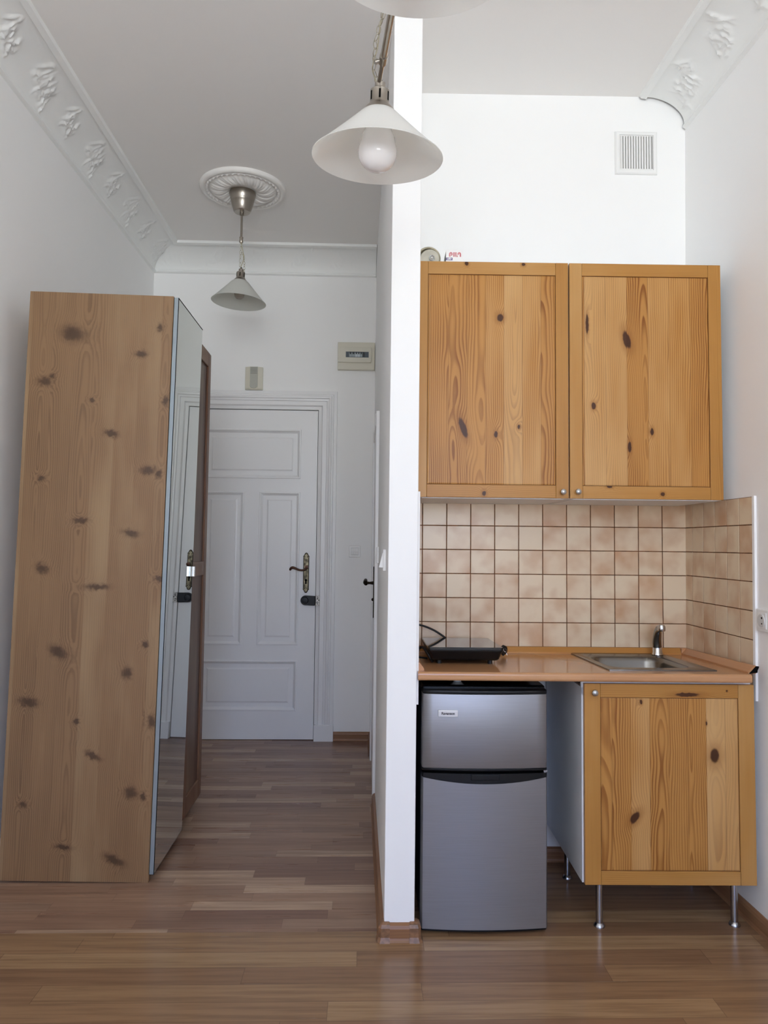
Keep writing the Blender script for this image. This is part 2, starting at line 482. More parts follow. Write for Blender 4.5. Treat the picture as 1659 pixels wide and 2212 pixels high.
# ------------------------------------------------------------------ cornices (cove with leaf relief)
CP = [(0.212, 0.0), (0.208, 0.016), (0.182, 0.020), (0.176, 0.010)]        # (from wall, below ceiling)
COVE = [(0.176 * (1 - math.sin(t)) ** 1.0 + 0.010 * math.sin(t), 0.010 + 0.118 * (1 - math.cos(t)) ** 0.9) for t in np.linspace(0, PI / 2, 26)]
CE = [(0.006, 0.132), (0.016, 0.138), (0.016, 0.147), (0.006, 0.153), (0.0, 0.155)]
PROFILE = CP + COVE[1:] + CE
def relief(u, s, rnd_seed=3):
    """height of the leaf relief at distance u along the cornice (array) and s in 0..1 across the cove"""
    out = np.zeros_like(u)
    rng = np.random.RandomState(rnd_seed)
    per = 0.60
    motifs = []
    for cu, big in ((0.15, 1.0), (0.45, 0.8)):
        # a sprig: curling stem with leaves fanning to both sides and a few round blossoms
        for j in range(34 if big == 1.0 else 24):
            t = rng.uniform(-1, 1)
            du = 0.095 * big * t + rng.uniform(-.012, .012); cs = 0.50 - 0.34 * t * abs(t) * 0.8 + rng.uniform(-.16, .16)
            ang = rng.uniform(0.2, 1.5) * (1 if j % 2 else -1) + 0.5
            motifs.append((cu + du, cs, ang, rng.uniform(0.014, 0.034) * big, rng.uniform(0.0038, 0.0075), rng.uniform(0.004, 0.0085)))
        for j in range(5):
            motifs.append((cu + rng.uniform(-.05, .05) * big, 0.5 + rng.uniform(-.25, .25), 0, 0.009, 0.009, 0.009))
    w = np.mod(u, per)
    for (cu, cs, ang, ln_, wd, hh) in motifs:
        du = np.mod(w - cu + per / 2, per) - per / 2; ds = (s - cs) * 0.19
        a = du * math.cos(ang) + ds * math.sin(ang); b = -du * math.sin(ang) + ds * math.cos(ang) + 6.0 * a * a * 0.8
        out = np.maximum(out, hh * np.exp(-(a / ln_) ** 2 - (b / wd) ** 2))
    return out * np.clip(s / 0.12, 0, 1) * np.clip((1 - s) / 0.08, 0, 1)
def cornice(name, wallpt, dirv, inward, length, amp, mit0=0.0, mit1=0.0, seed=3, step=0.0055, flip=False):
    """runs from wallpt along dirv; mit = +1 shortens by the profile depth at that end (inside mitre)"""
    n = int(length / step); m_ = len(PROFILE)
    P = np.array(PROFILE); T = np.gradient(P, axis=0); N = np.stack([T[:, 1], -T[:, 0]], 1); N /= np.linalg.norm(N, axis=1)[:, None]
    if (N[len(CP) + 12] @ np.array([1, 1])) < 0: N = -N
    us = np.linspace(0, 1, n + 1)
    i0, i1 = len(CP) - 1, len(CP) + len(COVE) - 2
    verts = np.zeros((n + 1, m_, 3)); D = np.array(dirv); I = np.array(inward); W = np.array(wallpt)
    for k in range(m_):
        d, h = P[k]
        a0 = mit0 * d; a1 = length - mit1 * d
        uu_ = a0 + (a1 - a0) * us
        dd = np.full(n + 1, d); hh = np.full(n + 1, h)
        if i0 < k < i1:
            s = (k - i0) / (i1 - i0)
            r = relief((length - uu_) if flip else uu_, np.full(n + 1, s), seed) * amp
            dd = dd + N[k, 0] * r; hh = hh + N[k, 1] * r
        verts[:, k, :] = W + D * uu_[:, None] + I * dd[:, None]; verts[:, k, 2] -= hh
    mb = MB(); fs = []
    for i in range(n):
        for k in range(m_ - 1):
            fs.append((i * m_ + k, i * m_ + k + 1, (i + 1) * m_ + k + 1, (i + 1) * m_ + k))
    mb.add(verts.reshape(-1, 3).tolist(), fs, True)
    o = struct(name, mb, plaster)
    md = o.modifiers.new('edges', 'EDGE_SPLIT'); md.split_angle = math.radians(50)
    return o
cornice('trim_1', (XL, YB, H), (0, -1, 0), (1, 0, 0), YB - 1.2, 1.6, mit0=1, seed=3)
cornice('trim_2', (XL, YB, H), (1, 0, 0), (0, -1, 0), 0.066 - XL, 0.5, mit0=1, seed=9)
xw = xr(2.5, H)
cornice('trim_3', (xr(3.165, 3.3) , 3.165, H), (0.014, -1, 0), (-1, 0, 0), 2.2, 1.6, seed=5)

# ------------------------------------------------------------------ skirting boards
def skirt_profile(t=0.016, h=0.058):
    return [(0, 0), (t + 0.006, 0), (t + 0.002, 0.006), (t, 0.012), (t, h - 0.016), (t - 0.004, h - 0.006), (0.004, h), (0, h)]
struct('baseboard_right', MB().add(*(lambda pr: ([(xr(y, 0) - p[0], y, p[1]) for y in (1.2, 3.16) for p in pr],
       [(i, (i + 1) % len(pr), len(pr) + (i + 1) % len(pr), len(pr) + i) for i in range(len(pr))]))(skirt_profile())), skirt_wood_y)
kstruct('baseboard_kitchen', MB().prism([(-p[0], p[1]) for p in skirt_profile()], 'x', -1.22, -0.01), skirt_wood, (-0.6, 0, 0))
struct('baseboard_back', MB().prism([(YB - p[0], p[1]) for p in skirt_profile()], 'x', -0.197, 0.062), skirt_wood)
mb = MB()
pr = skirt_profile()
mb.add([(xp(y, 0) - p[0], y, p[1]) for y in (YP - 0.002, 3.86) for p in pr], [(i, (i + 1) % len(pr), len(pr) + (i + 1) % len(pr), len(pr) + i) for i in range(len(pr))] + [tuple(range(len(pr)))])
mb.add([(xp(y, 0) - p[0], y, p[1]) for y in (4.72, YB) for p in pr], [(i, (i + 1) % len(pr), len(pr) + (i + 1) % len(pr), len(pr) + i) for i in range(len(pr))])
struct('baseboard_left', mb, skirt_wood_y)
bp = struct('baseboard_partition', MB().prism([(YP - p[0], p[1]) for p in pr], 'x', XPL, XPR), skirt_wood)
cap_wood = plain('skirting_corner_wood', '90694b', 0.4, vary=0.22, scale=70)
for sx_, x_ in ((-1, XPL - 0.002), (1, XPR + 0.001)):
    mb = MB(); loops = []
    for p in [(0.026, 0), (0.022, 0.008), (0.019, 0.016), (0.019, 0.046), (0.014, 0.056), (0.005, 0.061)]:
        o_ = p[0]; z = p[1]
        loops.append([(x_ - sx_ * 0.020, YP - o_, z), (x_ + sx_ * o_ * 0.55, YP - o_, z), (x_ + sx_ * o_, YP - o_ * 0.55, z), (x_ + sx_ * o_, YP + 0.022, z), (x_, YP + 0.022, z), (x_ - sx_ * 0.020, YP - 0.004, z)])
    mb.loft(loops, True, True, True, False)
    BASE[bp] = (0, 0, 0)
    make('corner_cap', mb, cap_wood, bp)

# ------------------------------------------------------------------ entry door
def brass_plate(mb, cx, z0, z1, w, y, d=0.008):
    """long door plate with ogee ends, facing -y"""
    h = w / 2; pts = []
    top = [(h * 0.0, z1), (h * 0.35, z1 - 0.003), (h * 0.62, z1 - 0.013), (h * 0.72, z1 - 0.020), (h * 1.0, z1 - 0.024), (h * 0.93, z1 - 0.034)]
    right = [(cx + a, z) for a, z in top] + [(cx + a, z0 + z1 - z) for a, z in reversed(top)]
    left = [(2 * cx - a, z) for a, z in reversed(right)][1:-1]
    out = right + left
    mb.prism(out, 'y', y - d, y)
    inn = [(cx + (a - cx) * 0.78, (z0 + z1) / 2 + (z - (z0 + z1) / 2) * 0.955) for a, z in out]
    return inn
LX0, LX1, LZ1 = DX0 + 0.005, -0.331, 2.277
door = bpy.data.objects.new('door_1', None); COL.objects.link(door); door.location = ((LX0 + LX1) / 2, YB, 0); door['kind'] = 'structure'
door['label'] = 'white panelled entry door at the end of the hall'
BASE[door] = tuple(door.location)
mb = MB(); yf = YB + 0.002
mb.box(LX0, LX1, yf + 0.014, yf + 0.045, 0.004, LZ1)
panels = [(-1.12, 1.80, -0.45, 2.138), (-1.12, 0.648, -0.838, 1.70), (-0.727, 0.648, -0.451, 1.70), (-1.12, 0.20, -0.454, 0.536)]
mb.box(LX0, -1.12, yf, yf + 0.014, 0.004, LZ1); mb.box(-0.4525, LX1, yf, yf + 0.014, 0.004, LZ1)
for za, zb in ((0.004, 0.20), (0.536, 0.648), (1.70, 1.80), (2.138, LZ1)): mb.box(-1.12, -0.4525, yf, yf + 0.014, za, zb)
mb.box(-0.838, -0.727, yf, yf + 0.014, 0.648, 1.70)
leaf = make('door_leaf', mb, door_white, door)
for (x0, z0, x1, z1) in panels:
    mb = MB()
    mb.rectring(x0 - 0.004, z0 - 0.004, x1 + 0.004, z1 + 0.004, [(0, 0.0), (0.003, -0.006), (0.010, -0.006), (0.016, 0.002), (0.020, 0.006), (0.026, 0.011), (0.050, 0.011), (0.056, 0.010), (0.064, 0.004), (0.066, 0.004)], yf, cap=True)
    make('door_panel', mb, door_white, door)
mb = MB()
cas = [(0.006, 0.05), (0.0, -0.006), (0.022, -0.010), (0.030, -0.020), (0.058, -0.020), (0.060, -0.026), (0.074, -0.028), (0.078, -0.034), (0.090, -0.036), (0.096, -0.030), (0.104, -0.030), (0.108, -0.024), (0.130, -0.022), (0.131, 0.0)]
loops = []
for o_, d in cas:
    oo = o_ - 0.001
    if o_ == 0.006: oo = -0.0005
    loops.append([(DX0 - oo, YB + d, 0.0), (DX0 - oo, YB + d, DZ + oo), (DX1 + oo, YB + d, DZ + oo), (DX1 + oo, YB + d, 0.0)])
mb.loft(loops, False, False, False, False)
for x0, x1 in ((DX0 - 0.132, DX0), (DX1, DX1 + 0.132)): mb.box(x0, x1, YB - 0.040, YB, 0, 0.11)
make('door_frame', mb, door_white, door, bevel=0.0015)
# handle
hp = MB(); inner = brass_plate(hp, -0.397, 1.003, 1.283, 0.043, yf)
plate = make('handle_plate', hp, brass_dark, door, bevel=0.0015)
make('plate_face', MB().prism(inner, 'y', yf - 0.0105, yf - 0.007), brass, plate, bevel=0.001)
mb = MB()
for zz in (1.253, 1.035):
    for dx in (-0.009, 0.009): mb.cyl((-0.397 + dx, yf - 0.0125, zz), (-0.397 + dx, yf - 0.009, zz), 0.0035, 10)
mb.cyl((-0.397, yf - 0.0115, 1.092), (-0.397, yf - 0.009, 1.092), 0.0085, 14); mb.box(-0.402, -0.392, yf - 0.0115, yf - 0.009, 1.066, 1.09)
make('keyhole', mb, gap_dark, plate)
mb = MB()
mb.cyl((-0.392, yf - 0.008, 1.182), (-0.392, yf - 0.045, 1.182), 0.013, 18)
mb.tube([(-0.388, yf - 0.045, 1.180), (-0.40, yf - 0.05, 1.168), (-0.42, yf - 0.052, 1.162), (-0.445, yf - 0.052, 1.165), (-0.47, yf - 0.052, 1.175), (-0.487, yf - 0.052, 1.179), (-0.499, yf - 0.052, 1.172), (-0.504, yf - 0.052, 1.160)],
        [0.009, 0.008, 0.007, 0.0075, 0.009, 0.010, 0.0095, 0.006], 12)
make('door_handle', mb, handle_brown, door)
mb = MB()
pts = [(-0.330, 0.984), (-0.396, 0.987)] + [(-0.398 + 0.033 * math.cos(a), 0.954 + 0.033 * math.sin(a)) for a in np.linspace(PI / 2, 3 * PI / 2, 14)] + [(-0.335, 0.918), (-0.330, 0.923)]
mb.prism(pts, 'y', yf - 0.028, yf)
lk = make('rim_lock', mb, black_plastic, door, bevel=0.003)
make('thumb_turn', MB().lathe([(0.024, 0), (0.024, -0.006), (0.020, -0.012), (0.0, -0.014)], (-0.400, yf - 0.028, 0.955), 'y', 24).box(-0.408, -0.392, yf - 0.046, yf - 0.040, 0.9515, 0.9545), black_plastic, lk)
mb = MB().box(-0.327, -0.298, YB - 0.024, YB - 0.008, 0.919, 0.986)
st = make('strike_plate', mb, plain('worn_white_strike', 'cfcac2', 0.4, 0.3, vary=0.4, scale=90), door, bevel=0.002)
mb = MB()
for dx, zz in ((-0.315, 0.968), (-0.305, 0.955), (-0.315, 0.944), (-0.315, 0.930)): mb.cyl((dx, YB - 0.0255, zz), (dx, YB - 0.022, zz), 0.0035, 8)
make('screw', mb, gap_dark, st)

# side door in the partition (seen edge-on)
d2 = bpy.data.objects.new('door_2', None); COL.objects.link(d2); d2.location = (xp(4.3, 0), 4.3, 0); d2['kind'] = 'structure'
d2['label'] = 'white side door in the partition wall seen edge-on'
BASE[d2] = tuple(d2.location)
mb = MB()
fx = lambda y: xp(y, 1.0)
mb.box(fx(3.9) - 0.016, fx(3.9) + 0.004, 3.87, 3.95, 0, 2.06); mb.box(fx(4.65) - 0.016, fx(4.65) + 0.004, 4.62, 4.70, 0, 2.06); mb.box(fx(4.3) - 0.016, fx(4.3) + 0.004, 3.95, 4.62, 1.99, 2.06)
make('door_frame', mb, door_white, d2, bevel=0.003)
make('door_leaf', MB().box(fx(4.3) - 0.010, fx(4.3) + 0.004, 3.952, 4.618, 0.005, 1.988), door_white, d2)
hp = MB(); brass_plate(hp, 0, -0.14, 0.14, 0.043, 0)
hp.xf(Matrix.Translation((fx(4.0) - 0.012, 4.0, 1.085)) @ Matrix.Rotation(-PI / 2, 4, 'Z'))
pl2 = make('handle_plate', hp, brass_dark, d2, bevel=0.0015)
xh = fx(4.0) - 0.018
mb = MB().lathe([(0.010, 0), (0.008, -0.012), (0.0065, -0.022), (0.009, -0.038)], (xh, 4.0, 1.135), 'x', 16)
mb.tube([(xh - 0.040, 3.985, 1.128), (xh - 0.044, 4.0, 1.137), (xh - 0.043, 4.03, 1.148), (xh - 0.043, 4.06, 1.140), (xh - 0.043, 4.10, 1.128), (xh - 0.043, 4.12, 1.13)], [0.008, 0.013, 0.010, 0.008, 0.009, 0.006], 12)
make('door_handle', mb, brass_dark, d2)
make('key_escutcheon', MB().sphere((xh - 0.002, 4.0, 1.045), 0.009, 14), brass_dark, pl2)

# ------------------------------------------------------------------ wall fittings in the hall
c = thing('door_chime', 'cream door chime with grey slotted centre on the wall above the entry door', 'doorbell', (-0.781, YB, 2.414))
mb = MB()
out = [(-0.842, YB), (-0.842, YB - 0.022), (-0.812, YB - 0.032), (-0.750, YB - 0.032), (-0.720, YB - 0.022), (-0.720, YB)]
mb.prism(out, 'z', 2.422, 2.576)
mb.prism([(a, YB + (b - YB) * 0.95) for a, b in out], 'z', 2.414, 2.422)
make('housing', mb, cream_plastic, c, bevel=0.003)
grey_pl = plain('grey_plastic', 'b4b4a9', 0.45)
pts = [(-0.808, 2.576), (-0.808, 2.440)] + [(-0.781 + 0.027 * math.cos(a), 2.440 + 0.016 * math.sin(a)) for a in np.linspace(PI, 2 * PI, 10)] + [(-0.754, 2.576)]
cov = make('cover', MB().prism(pts, 'y', YB - 0.036, YB - 0.030), grey_pl, c, bevel=0.002)
mb = MB()
for k in range(5): mb.box(-0.804, -0.758, YB - 0.0366, YB - 0.033, 2.527 + k * 0.0095, 2.5295 + k * 0.0095)
make('sound_slots', mb, plain('slot_shadow', '6d6c62', 0.6), cov)

c = thing('fuse_box', 'cream fuse box with a row of breakers behind a small window, high beside the partition', 'fuse box', (-0.07, YB, 2.566))
make('housing', MB().box(-0.198, 0.062, YB - 0.035, YB, 2.566, 2.762), cream_plastic, c, bevel=0.004)
mb = MB().prism([(-0.196, 2.615), (0.036, 2.615), (0.041, 2.66), (0.041, 2.69), (0.036, 2.722), (-0.196, 2.722)], 'y', YB - 0.050, YB - 0.034)
dr = make('front_cover', mb, cream_plastic, c, bevel=0.003)
make('window', MB().box(-0.141, 0.019, YB - 0.051, YB - 0.046, 2.650, 2.690), plain('tinted_window', '59636a', 0.15), dr)
br_m = [plain('breaker_grey', '9aa4a8', 0.4), plain('breaker_pale', 'c3ccd0', 0.4), plain('breaker_dark', '22282c', 0.4)]
xk = -0.118
for k, w in enumerate((0.020, 0.022, 0.018, 0.017, 0.017, 0.017)):
    b_ = make('breaker', MB().box(xk, xk + w - 0.001, YB - 0.054, YB - 0.050, 2.653, 2.682), br_m[(0, 0, 1, 1, 0, 2)[k]], c)
    make('toggle', MB().box(xk + 0.004, xk + w - 0.005, YB - 0.058, YB - 0.053, 2.672, 2.687), br_m[2], b_)
    xk += w

c = thing('light_switch', 'white triple light switch on the far wall between the entry door and the partition', 'light switch', (-0.0615, YB, 1.253))
make('frame', MB().rectring(-0.102, 1.253, -0.021, 1.336, [(0, 0), (0, -0.006), (0.004, -0.010), (0.015, -0.010), (0.016, -0.005)], YB, cap=True), white_plastic, c)
for k in range(3): make('rocker', MB().prism([(YB - 0.006, 1.271), (YB - 0.018, 1.272), (YB - 0.010, 1.296), (YB - 0.011, 1.318), (YB - 0.006, 1.319)], 'x', -0.085 + k * 0.0158, -0.070 + k * 0.0158), white_plastic, c, bevel=0.0008)
def side_switch(label, y0, y1, z0, z1, rock):
    x0 = xp((y0 + y1) / 2, z0)
    c = thing('light_switch', label, 'light switch', (x0, (y0 + y1) / 2, z0))
    make('frame', MB().box(x0 - 0.012, x0, y0, y1, z0, z1), white_plastic, c, bevel=0.003)
    k = len(rock); hh = (y1 - y0 - 0.024) / k
    for i, t in enumerate(rock):
        ya_ = y0 + 0.012 + i * hh
        make('rocker', MB().prism([(x0 - 0.011, z0 + 0.012), (x0 - 0.016 - t, z0 + 0.013), (x0 - 0.013, z1 - 0.014), (x0 - 0.011, z1 - 0.013)], 'y', ya_, ya_ + hh - 0.001), white_plastic, c, bevel=0.001)
side_switch('white light switch on the partition just before the side door frame', 3.66, 3.74, 1.252, 1.334, (0.003,))
side_switch('white double rocker switch on the partition, nearer its front edge', 2.74, 2.82, 1.247, 1.328, (0.011, 0.006))

c = thing('wall_socket', 'white wall socket on the right wall beside the end of the side tiles', 'socket', (xr(2.57, 1.09), 2.57, 1.05))
x0 = xr(2.57, 1.09)
make('plate', MB().box(x0 - 0.011, x0, 2.527, 2.607, 1.050, 1.130), white_plastic, c, bevel=0.004)
make('inner_frame', MB().box(x0 - 0.0135, x0 - 0.009, 2.539, 2.595, 1.062, 1.118), white_plastic, c, bevel=0.001)
sk = make('socket_well', MB().lathe([(0.0225, -0.0005), (0.0225, 0.003), (0.019, 0.0035), (0.0185, 0.012)], (x0 - 0.0165, 2.567, 1.090), 'x', 28, True, True), plain('socket_well_white', 'd5d5d2', 0.4), c)
make('contact_hole', MB().cyl((x0 - 0.0175, 2.560, 1.100), (x0 - 0.0160, 2.560, 1.100), 0.004, 10).cyl((x0 - 0.0175, 2.560, 1.080), (x0 - 0.0160, 2.560, 1.080), 0.003, 10), gap_dark, sk)

# ------------------------------------------------------------------ wardrobes
pine_dec = dict(light='8b6c4d', dark='5a412d', knotcol='3e2b1e')
wk = [(-1.203, 2.196, 0.041, 0.025), (-1.31, 1.997, 0.026, 0.015), (-1.282, 2.019, 0.009, 0.009), (-1.116, 1.923, 0.009, 0.007), (-1.035, 1.787, 0.023, 0.011), (-0.849, 2.229, 0.011, 0.014), (-0.924, 2.117, 0.021, 0.011), (-0.818, 1.925, 0.011, 0.016), (-0.882, 1.638, 0.026, 0.014), (-0.839, 1.624, 0.01, 0.014), (-1.311, 1.6, 0.012, 0.009), (-1.149, 1.43, 0.025, 0.008), (-0.943, 1.381, 0.03, 0.012), (-1.294, 1.235, 0.021, 0.015), (-1.072, 1.163, 0.041, 0.01), (-0.827, 1.199, 0.014, 0.009), (-0.874, 0.934, 0.01, 0.011), (-1.221, 0.902, 0.03, 0.017), (-0.944, 0.821, 0.017, 0.018), (-1.331, 0.703, 0.032, 0.014), (-1.137, 0.628, 0.009, 0.009), (-0.84, 0.629, 0.012, 0.02), (-1.068, 0.493, 0.027, 0.01), (-0.913, 0.349, 0.021, 0.018), (-0.866, 0.335, 0.008, 0.015), (-1.336, 0.303, 0.011, 0.009), (-1.173, 0.138, 0.027, 0.008), (-0.972, 0.088, 0.036, 0.013)]
LEAN = 0.0167
# knots measured on the leaning panel: bring them into the panel's own upright frame
WB = (-0.8365, 2.992, 0.0)
wk2 = []
for (a, b, c_, d) in wk:
    dx, dz = a - WB[0], b
    wk2.append((WB[0] + dx * math.cos(LEAN) - dz * math.sin(LEAN), dx * math.sin(LEAN) + dz * math.cos(LEAN), c_ * 0.85, d * 0.9, random.uniform(-0.1, 0.55)))
lam_pine = wood('pine_decor_laminate', pine_dec['light'], pine_dec['dark'], pine_dec['knotcol'], wk2, stave=0.088, base=(WB[0], 0), seed=3, ring=0.0075, contrast=0.55, cath=0.45, tint=0.06, rough=0.42, seam=0.10, knotsoft=0.55, wob=0.006, halo=0.5, knotwarp=0.03)
lam_edge = wood('pine_decor_edge', '947352', '75573e', '5a3d27', stave=0.3, seed=6, ring=0.007, contrast=0.25, cath=0.1, seam=0)
w = thing('wardrobe', 'tall wardrobe with pine-patterned side panel and a mirror door facing the hall', 'wardrobe', WB, (0, LEAN, 0))
WXL = WB[0] - 0.585; ZT = 2.362
make('side_panel', MB().box(WXL, WB[0], 2.992, 3.010, 0.0, ZT), lam_pine, w, bevel=0.001)
mb = MB()
mb.box(WXL, WB[0] - 0.003, 3.420, 3.438, 0.0, ZT); mb.box(WXL, WB[0] - 0.003, 3.010, 3.420, ZT - 0.018, ZT); mb.box(WXL, WB[0] - 0.003, 3.010, 3.420, 0.05, 0.068); mb.box(WXL, WXL + 0.01, 3.010, 3.420, 0.068, ZT - 0.018); mb.box(WB[0] - 0.03, WB[0] - 0.012, 3.010, 3.420, 0.0, 0.05)
make('carcass', mb, lam_edge, w)
MX = WB[0] + 0.0195
wd = MB().box(WB[0] + 0.002, MX - 0.001, 2.996, 3.445, 0.030, ZT - 0.004)
wd_o = make('door', wd, alu, w, bevel=0.0008)
make('mirror', MB().box(MX - 0.0012, MX, 3.001, 3.444, 0.033, ZT - 0.007), mirror_m, wd_o)
mb = MB().box(MX - 0.0012, MX + 0.0006, 2.9962, 3.0012, 0.030, ZT - 0.004); mb.box(MX - 0.0012, MX + 0.0006, 3.0012, 3.445, ZT - 0.008, ZT - 0.004)
make('mirror_gasket', mb, gap_dark, wd_o)
mb = MB(); pth = [(MX - 0.004, 3.405), (MX + 0.008, 3.401), (MX + 0.016, 3.400), (MX + 0.021, 3.403), (MX + 0.021, 3.406), (MX + 0.016, 3.4035), (MX + 0.008, 3.4045), (MX - 0.004, 3.409)]
mb.prism(pth, 'z', 1.190, 1.236)
make('handle', mb, plain('polished_tab_handle', 'f2f4f5', 0.2, 0.9), wd_o, bevel=0.001)

pine_frame = dict(light='a5764a', dark='83532f', knotcol='3b2214')
W2B = (-0.828, 3.50, 0.0)
w2 = thing('wardrobe', 'wooden wardrobe with a framed dark-panelled door, between the mirror door and the entry door', 'wardrobe', W2B, (0, 0.0008, 0))
red_frame = wood('red_pine_frame', '6f4a34', '573625', '3b2016', stave=0.4, plane='y', seed=2, ring=0.006, contrast=0.3, cath=0.2, seam=0)
red_panel = wood('dark_red_pine_panel', '5d4032', '452e24', '2a1a14', stave=0.09, plane='y', seed=5, ring=0.006, contrast=0.45, cath=0.6, seam=0.2)
edge_lit_orange = wood('pine_edge_lit_orange', 'b57c50', '9a6238', '5a3018', stave=0.4, plane='x', seed=2, ring=0.006, contrast=0.2, cath=0.1, seam=0)  # window light on the door's near edge, painted as a lighter orange
mb = MB()
mb.box(-1.42, -0.853, 3.52, 3.538, 0.05, 2.33); mb.box(-1.42, -0.853, 3.845, 3.863, 0.05, 2.33); mb.box(-1.42, -0.853, 3.538, 3.845, 2.312, 2.33); mb.box(-1.42, -0.853, 3.538, 3.845, 0.05, 0.068); mb.box(-1.42, -1.41, 3.538, 3.845, 0.068, 2.312); mb.box(-0.89, -0.872, 3.52, 3.863, 0.0, 0.05); mb.box(-1.42, -1.40, 3.52, 3.863, 0.0, 0.05)
make('carcass', mb, lam_edge, w2)
XA, XB = -0.846, -0.828
Y0, Y1, Z0, Z1 = 3.505, 3.880, 0.049, 2.345
mb = MB()
mb.box(XA, XB, Y0, Y0 + 0.055, Z0, Z1); mb.box(XA, XB, Y1 - 0.055, Y1, Z0, Z1)
mb.box(XA, XB, Y0 + 0.055, Y1 - 0.055, Z0, Z0 + 0.09); mb.box(XA, XB, Y0 + 0.055, Y1 - 0.055, Z1 - 0.075, Z1); mb.box(XA, XB, Y0 + 0.055, Y1 - 0.055, 1.178, 1.250)
fr2 = make('door', mb, red_frame, w2, bevel=0.003)
make('door_edge', MB().box(XA + 0.001, XB - 0.001, Y0 - 0.0012, Y0, Z0 + 0.002, Z1 - 0.002), edge_lit_orange, fr2)
for za, zb in ((Z0 + 0.09, 1.178), (1.250, Z1 - 0.075)):
    make('panel', MB().box(XA + 0.002, XA + 0.009, Y0 + 0.055, Y1 - 0.055, za, zb), red_panel, fr2)

# ------------------------------------------------------------------ kitchen wall tiles
def tile_mat():
    M = Mat('mottled_beige_tiles', 0.28, 0, 'cdb199', 0.5)
    x, y, z = M.pos()
    g = M.nt.nodes.new('ShaderNodeNewGeometry'); rnd = X(M.nt, g.outputs['Random Per Island'])
    n = M.noise(M.vec(x + rnd * 31.0, y + rnd * 17.0, z + rnd * 53.0), 8.0, 2.0, 0.5)
    n2 = M.noise(M.vec(x + rnd * 11.0, y, z + rnd * 71.0), 60.0, 3.0, 0.6)
    f = n.smooth(0.36, 0.74) * 0.75 + (n2 - 0.5) * 0.18 + (rnd - 0.5) * 0.36
    c = M.mix(f.max(0.0).min(1.0), 'e0ccae', 'bf926c')
    M.color(c)
    nb = M.noise(M.vec(x, y, z), 90.0, 2.0)
    M.bump(nb, 0.12, 0.002)
    return M.m
tiles_m = tile_mat()
grout = plain('brown_grout', '7d5236', 0.8, spec=0.15, vary=0.3, scale=50)
TP = 0.1053
xs = [-1.2125, -1.164] + [-1.058 + i * 0.1054 for i in range(11)]
xs[-1] = -0.003
zs = [0.803, 0.908] + [0.908 + 0.1048 * (i + 1) for i in range(6)]
zs[-1] = 1.5375
def tile_field(edges_a, edges_z, plane, put, thick=0.008):
    """tiles (own islands) over a grout bed; put(a, d, z) -> point, d = distance from the wall"""
    mb = MB(); g = 0.0017; cch = 0.0012
    for i in range(len(edges_a) - 1):
        for j in range(len(edges_z) - 1):
            a0, a1, z0, z1 = edges_a[i] + g, edges_a[i + 1] - g, edges_z[j] + g, edges_z[j + 1] - g
            l = []
            for dd, ins in ((0.004, 0), (thick - cch, 0), (thick, cch)):
                l.append([put(a0 + ins, dd, z0 + ins), put(a1 - ins, dd, z0 + ins), put(a1 - ins, dd, z1 - ins), put(a0 + ins, dd, z1 - ins)])
            mb.loft(l, True, True, True, False)
    return mb
o = kstruct('trim_4', tile_field(xs, zs[1:] + [1.575], 'x', lambda a, d, z: (a, -d, z)), tiles_m, (-0.6, 0, 0.9))
make('grout', MB().box(-1.2125, -0.003, -0.0062, -0.0005, 0.80, 1.575), grout, o)
side_y = [2.632, 2.728, 2.824, 2.920, 3.016, 3.112, 3.168]
side_y = [2.632, 2.7235, 2.8165, 2.9115, 3.0095, 3.1055, 3.172]
putR = lambda a, d, z: (xr(a, z) - d, a, z)
o = struct('trim_5', tile_field(side_y, [0.803, 0.9065, 1.013, 1.118, 1.2245, 1.328, 1.4325, 1.536], 'y', putR), tiles_m, base=(1.42, 2.9, 0.9))
mb = MB(); q = [putR(a, d, z) for d in (0.0005, 0.0062) for z in (0.803, 1.536) for a in (2.632, 3.172)]
mb.add(q, [(0, 1, 3, 2), (4, 6, 7, 5), (0, 4, 5, 1), (2, 3, 7, 6), (0, 2, 6, 4), (1, 5, 7, 3)])
make('grout', mb, grout, o)
mb = MB(); q = [putR(a, d, z) for d in (-0.001, 0.0085) for z in (0.797, 1.538) for a in (2.618, 2.6325)]
mb.add(q, [(0, 1, 3, 2), (4, 6, 7, 5), (0, 4, 5, 1), (2, 3, 7, 6), (0, 2, 6, 4), (1, 5, 7, 3)])
make('edge_strip', mb, wall_white, o)
putP = lambda a, d, z: (XPR + 0.0014 * (z - 1.2) + d, a, z)
o = struct('trim_6', tile_field([2.612, 2.716, 2.82, 2.924, 3.028, 3.132, 3.185], [0.79, 0.9065, 1.013, 1.118, 1.2245, 1.328, 1.4325, 1.536], 'y', putP), tiles_m, base=(0.2, 2.9, 0.9))
mb = MB(); q = [putP(a, d, z) for d in (0.0005, 0.0062) for z in (0.79, 1.536) for a in (2.612, 3.185)]
mb.add(q, [(0, 1, 3, 2), (4, 6, 7, 5), (0, 4, 5, 1), (2, 3, 7, 6), (0, 2, 6, 4), (1, 5, 7, 3)])
make('grout', mb, grout, o)
mb = MB(); q = [putP(a, d, z) for d in (-0.001, 0.009) for z in (0.785, 1.537) for a in (2.598, 2.6125)]
mb.add(q, [(0, 1, 3, 2), (4, 6, 7, 5), (0, 4, 5, 1), (2, 3, 7, 6), (0, 2, 6, 4), (1, 5, 7, 3)])
make('edge_strip', mb, wall_white, o)

